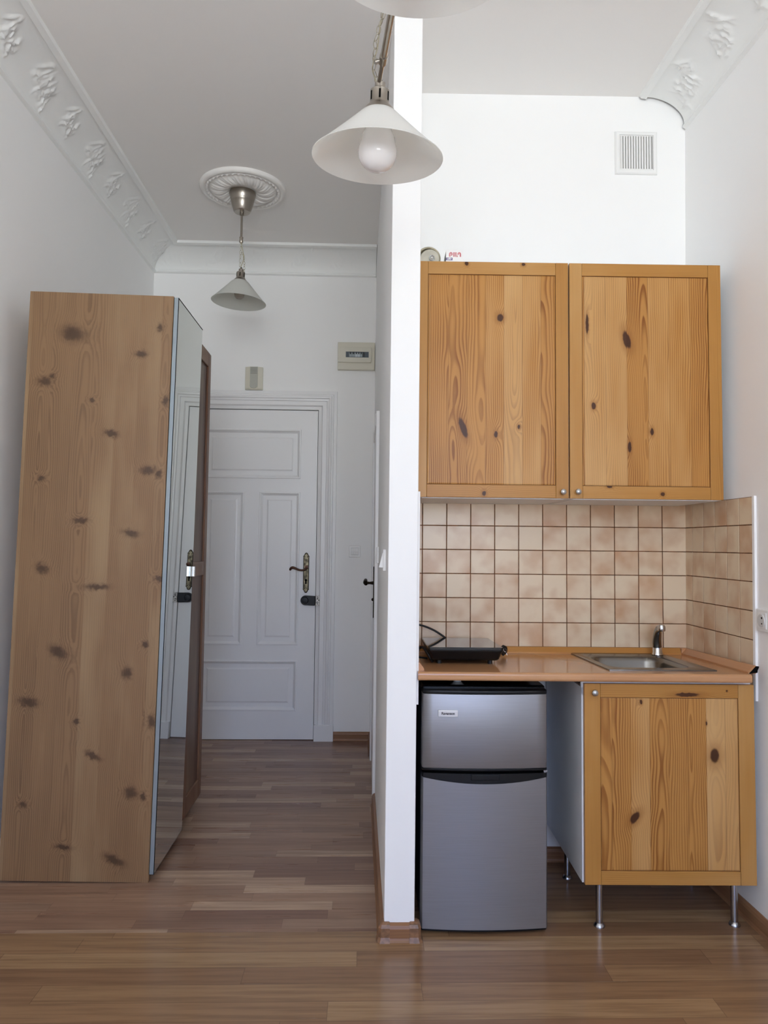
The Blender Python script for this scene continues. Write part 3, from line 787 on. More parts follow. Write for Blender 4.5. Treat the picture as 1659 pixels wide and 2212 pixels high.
# ------------------------------------------------------------------ ventilation grille
c = kthing('vent_grille', 'white square ventilation grille high on the kitchen wall', 'vent', (-0.21, 0, 3.027))
make('frame', MB().rectring(-0.306, 3.027, -0.114, 3.226, [(0, 0), (0.001, -0.008), (0.006, -0.013), (0.019, -0.013), (0.019, -0.003)], 0.0), white_plastic, c, bevel=0.001)
gm = MB().rectring(-0.286, 3.047, -0.134, 3.206, [(0, -0.002), (0, -0.011), (0.004, -0.011), (0.004, -0.002)], 0.0)
for k in range(13):
    xk = -0.2795 + k * 0.0118
    gm.add([(xk, -0.011, 3.050), (xk + 0.0062, -0.011, 3.050), (xk + 0.0062, -0.011, 3.203), (xk, -0.011, 3.203), (xk - 0.002, -0.003, 3.050), (xk + 0.0035, -0.003, 3.050), (xk + 0.0035, -0.003, 3.203), (xk - 0.002, -0.003, 3.203)],
           [(0, 1, 2, 3), (4, 7, 6, 5), (0, 4, 5, 1), (1, 5, 6, 2), (2, 6, 7, 3), (3, 7, 4, 0)])
make('grille', gm, white_plastic, c)
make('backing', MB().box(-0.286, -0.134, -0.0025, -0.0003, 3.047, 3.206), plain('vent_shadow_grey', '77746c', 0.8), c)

# ------------------------------------------------------------------ pine doors
PL, PD, PK = 'b48243', '85501d', '3a1c10'
def pine_door(root, x0, x1, z0, z1, y, fw_l, fw_r, fw_b, fw_t, knots, rail_knots, seed, stave, knob):
    b = (BASE[root][0], BASE[root][2])
    stile = wood('pine_stile', PL, PD, PK, stave=0.3, base=b, seed=seed + 1, ring=0.0045, contrast=0.35, cath=0.15, tint=0.05, seam=0, rough=0.35, spec=0.25)
    rail = wood('pine_rail', PL, PD, PK, rail_knots, stave=0.3, base=b, axis='x', seed=seed + 2, ring=0.006, contrast=0.4, cath=0.35, tint=0.05, seam=0, rough=0.35, spec=0.25)
    panel = wood('pine_staved_panel', 'ba8647', '845020', PK, knots, stave=stave, base=b, seed=seed, ring=0.0080, contrast=1.0, cath=1.0, tint=0.15, rough=0.36, seam=0.55, knotwarp=0.006, spec=0.25)
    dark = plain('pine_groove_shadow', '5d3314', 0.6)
    T = 0.018
    mb = MB()
    mb.cur = 0
    mb.box(x0, x0 + fw_l, y, y + T, z0, z1); mb.box(x1 - fw_r, x1, y, y + T, z0, z1)
    mb.cur = 1
    mb.box(x0 + fw_l + 0.0006, x1 - fw_r - 0.0006, y + 0.0004, y + T, z0, z0 + fw_b); mb.box(x0 + fw_l + 0.0006, x1 - fw_r - 0.0006, y + 0.0004, y + T, z1 - fw_t, z1)
    d = make('door', mb, [stile, rail], root, bevel=0.0012)
    ix0, ix1, iz0, iz1 = x0 + fw_l, x1 - fw_r, z0 + fw_b, z1 - fw_t
    mb = MB().rectring(ix0 + 0.002, iz0 + 0.002, ix1 - 0.002, iz1 - 0.002, [(0, 0.012), (0, 0.004), (0.0035, 0.0028), (0.004, 0.0026)], y, cap=True)
    make('panel', mb, panel, d)
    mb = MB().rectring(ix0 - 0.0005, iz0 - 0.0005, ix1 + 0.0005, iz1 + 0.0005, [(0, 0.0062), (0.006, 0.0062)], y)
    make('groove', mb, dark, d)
    kx, kz = knob
    make('knob', MB().lathe([(0.006, 0), (0.005, -0.008), (0.009, -0.012), (0.0115, -0.017), (0.0105, -0.022), (0.006, -0.0255), (0.0, -0.0265)], (kx, y, kz), 'y', 24), knob_metal, d)
    return d
def wall_cabinet(label, x0, x1, seed, fl, fr, knots, rk, stave, knob):
    zb, zt = 1.530, 2.456
    c = kthing('wall_cabinet', label, 'cabinet', ((x0 + x1) / 2, -0.012, zb))
    T = 0.016
    mb = MB()
    a, b_ = x0 + 0.001, x1 - 0.001
    ya, yb2 = -0.385, -0.010
    mb.box(a, a + T, ya, yb2, zb, zt - 0.001); mb.box(b_ - T, b_, ya, yb2, zb, zt - 0.001)
    mb.box(a + T, b_ - T, ya, yb2, zb - 0.002, zb + T); mb.box(a + T, b_ - T, ya, yb2, zt - T, zt - 0.001); mb.box(a + T, b_ - T, yb2 - 0.004, yb2, zb + T, zt - T)
    make('carcass', mb, carcass_white, c)
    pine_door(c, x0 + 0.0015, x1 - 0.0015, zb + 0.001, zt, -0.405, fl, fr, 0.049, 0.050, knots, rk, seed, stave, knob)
    return c
wall_cabinet('pine wall cabinet next to the partition, with a slanted oval knot low on its door', -1.2085, -0.6235, 11, 0.033, 0.049,
             [(-0.891, 2.235, 0.0127, 0.0163), (-1.031, 1.796, 0.0125, 0.0420, -0.35), (-0.906, 1.777, 0.0072, 0.0143), (-0.818, 1.807, 0.0054, 0.009)],
             [(-1.023, 2.449, 0.0073, 0.0073), (-0.8, 2.448, 0.0073, 0.0073), (-0.952, 1.547, 0.0072, 0.0106)], 0.072, (-0.650, 1.555))
wall_cabinet('pine wall cabinet beside the right wall, a large dark knot high on its door', -0.6215, -0.0235, 23, 0.049, 0.049,
             [(-0.393, 2.151, 0.0142, 0.0364, -0.25), (-0.527, 1.892, 0.0071, 0.0126), (-0.299, 1.794, 0.0071, 0.0144), (-0.387, 1.733, 0.007, 0.0215), (-0.55, 2.215, 0.0053, 0.0366)],
             [(-0.261, 1.551, 0.0071, 0.0071), (-0.467, 1.578, 0.0107, 0.0052)], 0.083, (-0.592, 1.556))

# sink cabinet
c = kthing('base_cabinet', 'pine sink cabinet on steel legs under the worktop', 'cabinet', (-0.32, -0.3, 0))
mb = MB(); T = 0.016
a, b_, ya, yb2, zb, zt = -0.628, -0.022, -0.578, -0.04, 0.168, 0.846
mb.box(a, a + T, ya, yb2, zb, zt); mb.box(b_ - T, b_, ya, yb2, zb, zt); mb.box(a + T, b_ - T, ya, yb2, zb, zb + T); mb.box(a + T, b_ - T, yb2 - 0.004, yb2, zb + T, zt)
mb.box(a, b_, ya, ya + 0.016, 0.82, 0.869)
make('carcass', mb, carcass_white, c, bevel=0.0008)
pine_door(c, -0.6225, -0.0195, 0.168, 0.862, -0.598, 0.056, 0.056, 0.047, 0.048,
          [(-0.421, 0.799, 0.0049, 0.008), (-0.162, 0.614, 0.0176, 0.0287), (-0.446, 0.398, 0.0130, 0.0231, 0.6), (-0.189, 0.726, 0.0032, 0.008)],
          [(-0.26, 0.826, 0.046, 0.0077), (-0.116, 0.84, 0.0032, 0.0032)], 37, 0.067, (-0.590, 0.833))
for (lx, ly) in ((-0.557, -0.540), (-0.068, -0.528), (-0.574, -0.165), (-0.068, -0.165)):
    make('leg', MB().lathe([(0.020, 0), (0.020, 0.004), (0.016, 0.010), (0.0125, 0.014), (0.0125, 0.160), (0.022, 0.162), (0.022, 0.168)], (lx, ly, 0), 'z', 24), leg_metal, c)

# ------------------------------------------------------------------ worktop
wt_wood = wood('beech_worktop_laminate', 'bd8a60', '9a6a45', '6d452a', stave=0.6, axis='x', seed=9, ring=0.010, contrast=0.25, cath=0.5, tint=0.05, seam=0, rough=0.16, spec=0.5)
def wt_top_mat():
    M = Mat('beech_worktop_top', 0.13, 0, 'a97650', 0.5)
    x, y, z = M.pos()
    n = M.noise(M.vec(x * 3.0, y * 60.0, z), 1.0, 4.0)
    f2 = M.noise(M.vec(x * 14.0, y * 180.0, z), 1.0, 2.0)
    c = M.mix(n.smooth(0.35, 0.7) * 0.5, 'b5825a', '9d6d49')
    c = M.mix(f2.smooth(0.55, 0.75) * 0.3, c, '8a5c3a')
    M.color(c); return M.m
c = kthing('worktop', 'beech-patterned worktop spanning the fridge and the sink cabinet', 'worktop', (-0.63, -0.618, 0.903), tilt=True)
zt = 0.903; zb = 0.873
def prof(y0, front):
    if not front: return [(y0, zb), (y0, zt)]
    return [(y0 + 0.012, zb)] + [(y0 + 0.010 - 0.010 * math.sin(t), zb + 0.010 - 0.010 * math.cos(t)) for t in np.linspace(0, PI / 2, 5)] + [(y0 + 0.010 - 0.010 * math.cos(t), zt - 0.010 + 0.010 * math.sin(t)) for t in np.linspace(0, PI / 2, 5)]
mb = MB()
def slab(x0, x1, y0, y1, front): mb.prism(prof(y0, front) + [(y1, zt), (y1, zb)], 'x', x0, x1)
HX0, HX1, HY0, HY1 = -0.496, -0.180, -0.500, -0.150
slab(-1.213, HX0, -0.630, -0.0085, True); slab(HX1, -0.041, -0.630, -0.0085, True); slab(HX0, HX1, -0.630, HY0, True); slab(HX0, HX1, HY1, -0.0085, False)
make('top', mb, wt_wood, c)
# wall strips on the top
strip_w = wood('beech_strip', 'b9803f', '98622c', '6d452a', stave=0.6, axis='x', seed=5, ring=0.008, contrast=0.25, cath=0.2, tint=0.04, seam=0, rough=0.3)
strip_wy = wood('beech_strip_lengthwise', 'bd865a', '9a6a45', '6d452a', stave=0.6, axis='x', plane='y', seed=5, ring=0.008, contrast=0.25, cath=0.2, tint=0.04, seam=0, rough=0.3)
make('wall_strip', MB().prism([(-0.0085, zt), (-0.030, zt), (-0.030, zt + 0.006), (-0.014, zt + 0.0265), (-0.0085, zt + 0.0275)], 'x', -1.212, -0.012), strip_w, c)
mb = MB()
mb.prism([(-0.012, zt), (-0.041, zt), (-0.041, zt + 0.006), (-0.020, zt + 0.0265), (-0.012, zt + 0.0275)], 'y', -0.600, -0.012)
# follow the wall, which opens towards the room
mb.v = [(x_ + 0.030 * (-(y_) - 0.012) * 0.03, y_, z_) for x_, y_, z_ in mb.v]
make('wall_strip', mb, strip_wy, c)
mb = MB().prism([(-1.213, zt), (-1.190, zt), (-1.190, zt + 0.006), (-1.205, zt + 0.0265), (-1.213, zt + 0.0275)], 'y', -0.590, -0.030)
make('wall_strip', mb, strip_wy, c)
make('strip_corner', MB().prism([(-0.041, -0.0085), (-0.041, -0.033), (-0.0125, -0.033), (-0.0125, -0.0085)], 'z', zt, zt + 0.0285), strip_wy, c, bevel=0.003)
mb = MB().prism([(-0.036, zt + 0.001), (-0.008, zt + 0.003), (-0.004, zt + 0.026), (-0.012, zt + 0.026)], 'y', -0.6025, -0.600)
mb.tube([(-0.036, -0.604, zt + 0.002), (-0.020, -0.606, zt + 0.006), (-0.008, -0.604, zt + 0.016), (-0.004, -0.604, zt + 0.026)], 0.0022, 8)
make('strip_end', mb, gap_dark, c)

# ------------------------------------------------------------------ sink and tap
steel = Mat('brushed_sink_steel', 0.27, 1.0, '85827d', 0.5)
x, y, z = steel.pos(); steel.bump(steel.noise(steel.vec(x * 200.0, y * 4.0, z * 4.0), 1.0, 2.0), 0.04, 0.001)
steel = steel.m
sb = (-0.33, -0.30, wtz(-0.30))
c = kthing('kitchen_sink', 'stainless steel sink set into the right half of the worktop', 'sink', sb, tilt=True)
z0 = sb[2]
n = 6
loops = [rrect(-0.522, -0.128, -0.556, -0.034, 0.006, z0 + 0.0005, n), rrect(-0.522, -0.128, -0.556, -0.034, 0.006, z0 + 0.004, n), rrect(-0.517, -0.133, -0.551, -0.039, 0.006, z0 + 0.0055, n),
         rrect(-0.510, -0.140, -0.544, -0.046, 0.010, z0 + 0.0045, n), rrect(-0.492, -0.184, -0.497, -0.154, 0.06, z0 + 0.004, n), rrect(-0.488, -0.188, -0.493, -0.158, 0.06, z0 + 0.001, n),
         rrect(-0.482, -0.194, -0.487, -0.164, 0.06, z0 - 0.015, n), rrect(-0.470, -0.206, -0.475, -0.176, 0.055, z0 - 0.125, n), rrect(-0.455, -0.221, -0.460, -0.191, 0.05, z0 - 0.142, n), rrect(-0.40, -0.28, -0.39, -0.26, 0.03, z0 - 0.146, n)]
make('basin', MB().loft(loops, True, False, True, True), steel, c)
make('drain', MB().lathe([(0.035, 0.0), (0.033, 0.003), (0.012, 0.001), (0.0, 0.001)], (-0.34, -0.325, z0 - 0.146), 'z', 24), chrome, c)
fb = (-0.168, -0.092, wtz(-0.092) + 0.0062)
c = kthing('tap', 'chrome mixer tap standing on the sink corner in front of the tiles', 'tap', fb, tilt=True)
fx0, fy0, fz0 = fb
mb = MB().lathe([(0.024, 0), (0.024, 0.004), (0.020, 0.010), (0.0185, 0.030), (0.0175, 0.034)], (fx0, fy0, fz0), 'z', 28)
make('base', mb, chrome, c)
mb = MB()
mb.tube([(fx0, fy0, fz0 + 0.030), (fx0 - 0.004, fy0 - 0.008, fz0 + 0.055), (fx0 - 0.010, fy0 - 0.030, fz0 + 0.085), (fx0 - 0.017, fy0 - 0.062, fz0 + 0.108), (fx0 - 0.023, fy0 - 0.095, fz0 + 0.120), (fx0 - 0.028, fy0 - 0.120, fz0 + 0.122)],
        [0.018, 0.0185, 0.0175, 0.016, 0.0145, 0.013], 20)
make('spout', mb, plain('tap_chrome_dark_reflection', '8b8d90', 0.12, 1.0), c)  # spout chrome darkened: its dark reflections are put into the colour
make('spout_tip', MB().lathe([(0.0135, -0.012), (0.0150, -0.008), (0.0150, 0.006), (0.012, 0.013), (0.004, 0.017), (0.0, 0.0172)], (fx0 - 0.029, fy0 - 0.126, fz0 + 0.121), 'z', 24), chrome, c)
mb = MB().tube([(fx0 + 0.012, fy0 + 0.004, fz0 + 0.040), (fx0 + 0.017, fy0 + 0.008, fz0 + 0.075), (fx0 + 0.014, fy0 + 0.006, fz0 + 0.100), (fx0 + 0.004, fy0 + 0.002, fz0 + 0.108), (fx0 - 0.004, fy0, fz0 + 0.102)], [0.007, 0.0075, 0.007, 0.0065, 0.005], 14)
make('lever', mb, chrome, c)

# ------------------------------------------------------------------ induction hob
hb = (-1.02, -0.25, wtz(-0.25))
c = kthing('induction_hob', 'black portable single induction hob on the left end of the worktop', 'hob', hb, tilt=True)
z0 = hb[2]
hx0, hx1, hy0, hy1 = -1.165, -0.880, -0.425, -0.045
make('glass_top', MB().loft([rrect(hx0, hx1, hy0, hy1, 0.010, z0 + 0.0585), rrect(hx0, hx1, hy0, hy1, 0.010, z0 + 0.0640), rrect(hx0 + 0.001, hx1 - 0.001, hy0 + 0.001, hy1 - 0.001, 0.010, z0 + 0.0645)], True, True, True, False), plain('ceramic_glass', '0a0b0d', 0.04, spec=0.8), c)
make('body', MB().loft([rrect(hx0 + 0.018, hx1 - 0.018, hy0 + 0.02, hy1 - 0.02, 0.014, z0 + 0.014), rrect(hx0 + 0.012, hx1 - 0.012, hy0 + 0.012, hy1 - 0.012, 0.014, z0 + 0.020), rrect(hx0 + 0.006, hx1 - 0.006, hy0 + 0.006, hy1 - 0.006, 0.012, z0 + 0.040), rrect(hx0 + 0.001, hx1 - 0.001, hy0 + 0.001, hy1 - 0.001, 0.010, z0 + 0.048), rrect(hx0, hx1, hy0, hy1, 0.010, z0 + 0.0585)], True, True, True, True), black_plastic, c, bevel=0.0006)
for fx_, fy_ in ((hx0 + 0.045, hy0 + 0.04), (hx1 - 0.045, hy0 + 0.04), (hx0 + 0.045, hy1 - 0.04), (hx1 - 0.045, hy1 - 0.04)):
    make('foot', MB().cyl((fx_, fy_, z0), (fx_, fy_, z0 + 0.016), 0.009, 16), black_rubber, c)
mb = MB()
mb.tube([(-1.06, -0.048, z0 + 0.045), (-1.058, -0.036, z0 + 0.058), (-1.075, -0.034, z0 + 0.072), (-1.11, -0.034, z0 + 0.094), (-1.15, -0.036, z0 + 0.111), (-1.185, -0.042, z0 + 0.119), (-1.2, -0.07, z0 + 0.110), (-1.2, -0.13, z0 + 0.06), (-1.193, -0.2, z0 + 0.030)], 0.0042, 10)
mb.tube([(-1.197, -0.29, z0 + 0.030), (-1.192, -0.335, z0 + 0.052), (-1.178, -0.36, z0 + 0.055), (-1.166, -0.385, z0 + 0.040), (-1.152, -0.39, z0 + 0.018), (-1.145, -0.37, z0 + 0.006)], 0.0055, 10)
mb.tube([(-1.205, -0.30, z0 + 0.014), (-1.185, -0.31, z0 + 0.012), (-1.160, -0.30, z0 + 0.008)], 0.004, 8)
make('power_cord', mb, black_rubber, c)
mb = MB()
for k in range(4):
    rr0 = 0.017 - 0.002 * k
    mb.tube([(-0.835 + 0.004 * k + 0.4 * rr0 * math.cos(t), -0.16 + 0.006 * k + rr0 * math.cos(t) * 0.6, z0 + 0.026 + rr0 * math.sin(t) * 1.0) for t in np.linspace(0, 2 * PI, 20, endpoint=False)], 0.0055, 8, closed=True)
mb.cyl((-0.86, -0.15, z0 + 0.03), (-0.835, -0.155, z0 + 0.028), 0.010, 12)
cc = make('coiled_cord', mb, black_rubber, c)
make('cable_tie', MB().tube([(-0.833, -0.178, z0 + 0.036), (-0.826, -0.182, z0 + 0.030), (-0.829, -0.180, z0 + 0.022), (-0.836, -0.180, z0 + 0.026), (-0.838, -0.180, z0 + 0.034)], 0.0014, 6).tube([(-0.826, -0.182, z0 + 0.018), (-0.823, -0.182, z0 + 0.008)], 0.0014, 6), chrome, cc)

# ------------------------------------------------------------------ fridge
FX0, FX1, FY = 0.2135, 0.6575, 2.600
fm = Mat('brushed_fridge_steel', 0.42, 0.75, '8e8e96', 0.5)
x, y, z = fm.pos()
n_ = fm.noise(fm.vec(x * 8.0, y, z * 600.0), 1.0, 2.0)
fm.color(fm.mix(n_.smooth(0.3, 0.7), '8e8d8f', '929194'))
fm = fm.m
c = thing('refrigerator', 'silver two-door mini fridge with a black top, standing under the worktop beside the partition', 'fridge', ((FX0 + FX1) / 2, 2.86, 0))
make('body', MB().box(FX0 + 0.002, FX1 - 0.002, FY + 0.062, 3.10, 0.022, 0.828), black_plastic, c, bevel=0.004)
def front(z0, z1, d=0.014, r=0.012, y0=FY):
    pts = [(FX0, y0 + 0.055), (FX0, y0 + 0.012)]
    for t in np.linspace(0, 1, 15): pts.append((FX0 + (FX1 - FX0) * (0.012 + 0.976 * t), y0 + 0.002 - d * (1 - (2 * t - 1) ** 2)))
    pts += [(FX1, y0 + 0.012), (FX1, y0 + 0.055)]
    return pts, z0, z1
p_, za, zb_ = front(0.566, 0.823)
fd = make('freezer_door', MB().prism(p_, 'z', za, zb_, True), fm, c, bevel=0.002, angle=60)
p_, za, zb_ = front(0.018, 0.528)
# lower door: its top edge dips in the middle where the black grip sits
mb = MB(); loopsA, loopsB = [], []
bl = [(a, b, 0.018) for a, b in p_]
tl = []
for a, b in p_:
    t = (a - FX0) / (FX1 - FX0)
    tl.append((a, b, 0.534 - 0.021 * (1 - (2 * t - 1) ** 2)))
mb.loft([bl, tl], True, True, True, True)
rd = make('fridge_door', mb, fm, c)
mb = MB()
b0, b1 = [], []
for a, b in p_:
    t = (a - FX0) / (FX1 - FX0)
    b0.append((a, b - 0.001, 0.535 - 0.021 * (1 - (2 * t - 1) ** 2))); b1.append((a, b - 0.001, 0.549))
mb.loft([b0, b1], True, True, True, True)
grip = make('door_grip', mb, black_plastic, rd)
make('grip_pad', MB().box(0.385, 0.485, FY - 0.0165, FY - 0.005, 0.527, 0.547), black_plastic, rd, bevel=0.002)
p_, _, _ = front(0, 0)
make('freezer_grip', MB().prism([(a, b + 0.002) for a, b in p_], 'z', 0.5565, 0.566, True), black_plastic, fd, bevel=0.001, angle=60)
make('top_trim', MB().prism([(a, b - 0.001) for a, b in p_], 'z', 0.823, 0.836, True), black_plastic, fd, bevel=0.002, angle=60)
mb = MB().loft([rrect(FX0 - 0.002, FX1 + 0.002, FY + 0.040, 3.10, 0.012, 0.828), rrect(FX0 - 0.002, FX1 + 0.002, FY + 0.040, 3.10, 0.012, 0.840), rrect(FX0 + 0.004, FX1 - 0.004, FY + 0.046, 3.095, 0.010, 0.846)], True, True, True, False)
make('top_cover', mb, black_gloss, c)
make('plinth', MB().prism([(a, b + 0.004) for a, b in p_], 'z', 0.011, 0.018), black_plastic, c)
for fx_, fy_ in ((FX0 + 0.03, FY + 0.09), (FX1 - 0.03, FY + 0.09), (FX0 + 0.03, 3.06), (FX1 - 0.03, 3.06)):
    make('foot', MB().cyl((fx_, fy_, 0), (fx_, fy_, 0.024), 0.013, 14), black_rubber, c)
make('hinge', MB().box(FX1 - 0.012, FX1 + 0.001, FY + 0.008, FY + 0.040, 0.549, 0.5565), leg_metal, c)
bx0, bx1, bz0, bz1 = 0.268, 0.338, 0.745, 0.768
by = FY - 0.0075
bd = MB().prism([(bx0, by - 0.0045 - 0.0015), (bx0, by + 0.006), (bx1, by + 0.002), (bx1, by - 0.0045 - 0.0035)], 'z', bz0, bz1)
badge = make('badge', bd, plain('badge_silver', 'd9dadd', 0.2, 0.2), c, bevel=0.002)
text('badge_lettering', 'Ravanson', 0.0125, plain('badge_black', '15151a', 0.4), badge, ((bx0 + bx1) / 2, by - 0.0068, (bz0 + bz1) / 2 + 0.0005), (PI / 2, 0, -0.03), bold=0.00045, sx=0.98)
# small white dish lying on the fridge
c = thing('dish', 'small white dish on top of the fridge, half hidden behind the worktop edge', 'dish', (0.352, 2.72, 0.846))
make('bowl', MB().lathe([(0.014, 0), (0.015, 0.003), (0.024, 0.012), (0.030, 0.022), (0.0285, 0.022), (0.022, 0.013), (0.0, 0.006)], (0.352, 2.72, 0.846), 'z', 28), white_plastic, c)

# ------------------------------------------------------------------ things on the wall cabinet
ZC = 2.456
c = kthing('round_lid', 'beige round lid with small metal ring, on edge atop the wall cabinet', 'lid', (-1.166, -0.30, ZC))
zc = ZC + 0.049
make('rim', MB().lathe([(0.049, 0.016), (0.049, -0.006), (0.046, -0.009), (0.042, -0.009), (0.041, -0.004), (0.041, 0.016)], (-1.166, -0.30, zc), 'y', 48), plain('khaki_rim', 'b3ab93', 0.5, vary=0.1), c)
make('disc', MB().lathe([(0.041, -0.002), (0.038, -0.006), (0.0, -0.006)], (-1.160, -0.302, zc - 0.0015), 'y', 40, False), plain('pale_disc', 'cfcaba', 0.45, vary=0.1, scale=20), c)
make('ring', MB().tube([(-1.153 + 0.009 * math.cos(t), -0.313, zc + 0.001 + 0.010 * math.sin(t)) for t in np.linspace(0, 2 * PI, 20, endpoint=False)], 0.0025, 8, closed=True).cyl((-1.153, -0.308, zc + 0.001), (-1.153, -0.316, zc + 0.001), 0.004, 10), chrome, c)
c = kthing('bulb_box', 'small white light bulb box with red letters on top of the wall cabinet', 'box', (-1.066, -0.33, ZC))
cardboard = plain('white_card', 'f1f1f0', 0.5); red = plain('print_red', 'cf4a56', 0.5); purple = plain('print_purple', '5a4380', 0.5); paper = plain('print_white', 'f6f6f6', 0.5)
bxa, bxb, byf = -1.101, -1.032, -0.365
bo = make('carton', MB().box(bxa, bxb, byf, byf + 0.07, ZC, ZC + 0.062), cardboard, c, bevel=0.001)
make('open_flap', MB().prism([(bxa - 0.009, ZC + 0.012), (bxa - 0.0005, ZC + 0.058), (bxa + 0.0005, ZC + 0.058), (bxa - 0.0075, ZC + 0.012)], 'y', byf + 0.006, byf + 0.062), plain('card_grey', 'c9c9c8', 0.6), bo)
mb = MB(); yy = byf - 0.0004
def stroke(pts, w=0.0014): mb.tube([(p[0], yy, p[1]) for p in pts], w / 2, 6, curve=False)
ox, oz, hh = -1.088, ZC + 0.0345, 0.018
for k in range(3):                                                       # P: nested arches
    q_ = k * 0.0022
    if k < 3: stroke([(ox + q_, oz), (ox + q_, oz + hh * 0.6)] + [(ox + 0.0066 - (0.0066 - q_) * math.cos(t), oz + hh * 0.6 + (0.4 * hh - q_) * math.sin(t)) for t in np.linspace(0, PI, 8)[1:]] + ([(ox + 0.0132 - q_, oz + hh * 0.45), (ox + 0.009 - q_ * 0.4, oz + hh * 0.28)]))
for k in range(3): stroke([(ox + 0.0165 + k * 0.0024, oz), (ox + 0.0165 + k * 0.0024, oz + hh)])   # I
for k in range(3): stroke([(ox + 0.0245 + k * 0.0022, oz + hh), (ox + 0.0245 + k * 0.0022, oz + k * 0.0022), (ox + 0.0345, oz + k * 0.0022)])   # L
for k in range(3):                                                       # A: nested arches
    q_ = k * 0.0021
    stroke([(ox + 0.0335 + q_, oz + 0.008), (ox + 0.0335 + q_, oz + hh * 0.62)] + [(ox + 0.0400 - (0.0065 - q_) * math.cos(t), oz + hh * 0.62 + (0.38 * hh - q_) * math.sin(t)) for t in np.linspace(0, PI, 8)[1:]] + [(ox + 0.0465 - q_, oz)])
make('red_lettering', mb, red, bo)
lb = make('purple_label', MB().box(bxa + 0.0005, bxa + 0.026, byf - 0.0006, byf, ZC + 0.0205, ZC + 0.0305), purple, bo)
text('label_lettering', 'LED', 0.0085, paper, bo, (bxa + 0.0133, byf - 0.0012, ZC + 0.0255), (PI / 2, 0, 0), bold=0.0004, extrude=0.0003, sx=1.25)

# ------------------------------------------------------------------ ceiling rose and lamps
RX, RY = -0.722, 4.135
c = struct('trim_7', MB().box(0, 0, 0, 0, 0, 0), plaster) if False else None
rings = []
mb = MB(); nA = 240
rp = [(0.243, 0.0), (0.243, 0.010), (0.238, 0.020), (0.226, 0.024), (0.216, 0.022), (0.212, 0.018), (0.209, 0.022), (0.203, 0.024), (0.198, 0.020), (0.194, 0.012)] + [(0.194 - 0.0065 * k, 0.012 + 0.020 * math.sin(PI * k / 20) ** 0.8) for k in range(1, 20)] + [(0.066, 0.014), (0.062, 0.020), (0.040, 0.020), (0.0, 0.020)]
loops = []
for (r, h) in rp:
    l = []
    for i in range(nA):
        a = 2 * PI * i / nA; hh = h
        if 0.07 < r < 0.193:
            q_ = (r - 0.07) / 0.123
            hh += 0.010 * math.sin(PI * q_) * (abs(math.sin(8 * a + 2.2 * q_)) ** 0.6 - 0.4) + 0.0035 * math.sin(48 * a + 14 * q_) * math.sin(PI * q_)
        if 0.196 < r < 0.211: hh += 0.006 * max(0, math.sin(40 * a))
        l.append((RX + r * math.cos(a), RY + r * math.sin(a), H - hh))
    loops.append(l)
mb.loft(loops, True, False, False, True)
o = make('ceiling_rose', mb, plain('plaster_rose', 'eceae6', 0.55), base=(RX, RY, H))
tag(o, 'round white plaster ceiling rose with leaf relief on the hall ceiling', 'ceiling rose')

def chain(mb, pts, L=0.026, w=0.0065, r=0.0009):
    P = [Vector(p) for p in pts]; d = [0]
    for a, b in zip(P, P[1:]): d.append(d[-1] + (b - a).length)
    n_ = max(2, int(d[-1] / (L * 0.82)))
    for k in range(n_):
        s_ = (k + 0.5) / n_ * d[-1]
        j = max(i for i in range(len(d) - 1) if d[i] <= s_ + 1e-9)
        t = (P[j + 1] - P[j]).normalized(); c0 = P[j] + t * (s_ - d[j])
        e = t.orthogonal().normalized(); e2 = t.cross(e)
        if k % 2: e = e2
        mb.tube([tuple(c0 + t * (L / 2 * math.cos(a)) + e * (w * math.sin(a))) for a in np.linspace(0, 2 * PI, 12, endpoint=False)], r, 6, closed=True)
    return mb
def shade_mesh(c, R, rt, hgt, th=0.003):
    cx, cy, z0 = c
    pr_ = [(rt, z0 + hgt), (rt + 0.010, z0 + hgt - 0.008)] + [(rt + 0.010 + (R - rt - 0.010) * t, z0 + (hgt - 0.008) * (1 - t) ** 1.06) for t in np.linspace(0.1, 1, 12)]
    inn = [(r - th * 0.7, z - th * 0.9 if i < len(pr_) - 1 else z) for i, (r, z) in enumerate(pr_)]
    return MB().lathe(pr_ + [(R - 0.001, z0 - 0.001)] + inn[::-1][:-1], (cx, cy, 0), 'z', 72, False, False)
def socket_cup(c, s=1.0):
    """vented metal cup above a shade; c = centre of the shade's top"""
    cx, cy, z = c
    mb = MB().lathe([(0.040 * s, -0.004 * s), (0.037 * s, 0.002 * s), (0.026 * s, 0.014 * s), (0.0235 * s, 0.018 * s), (0.0235 * s, 0.048 * s), (0.020 * s, 0.051 * s), (0.013 * s, 0.052 * s), (0.013 * s, 0.066 * s), (0.008 * s, 0.069 * s), (0.004 * s, 0.078 * s), (0.0, 0.078 * s)], (cx, cy, z), 'z', 36)
    sl = MB()
    for k in range(6):
        a = -PI / 2 + k * PI / 3
        ca, sa = math.cos(a), math.sin(a); R0 = 0.0238 * s; hw = 0.0024 * s
        q_ = [(cx + ca * R0 - sa * d, cy + sa * R0 + ca * d, z + zz * s) for d, zz in ((-hw, 0.022), (hw, 0.022), (hw, 0.043), (-hw, 0.043))]
        q2 = [(x_ - ca * 0.003, y_ - sa * 0.003, z_) for x_, y_, z_ in q_]
        sl.loft([q2, q_], True, True, True, False)
    return mb, sl
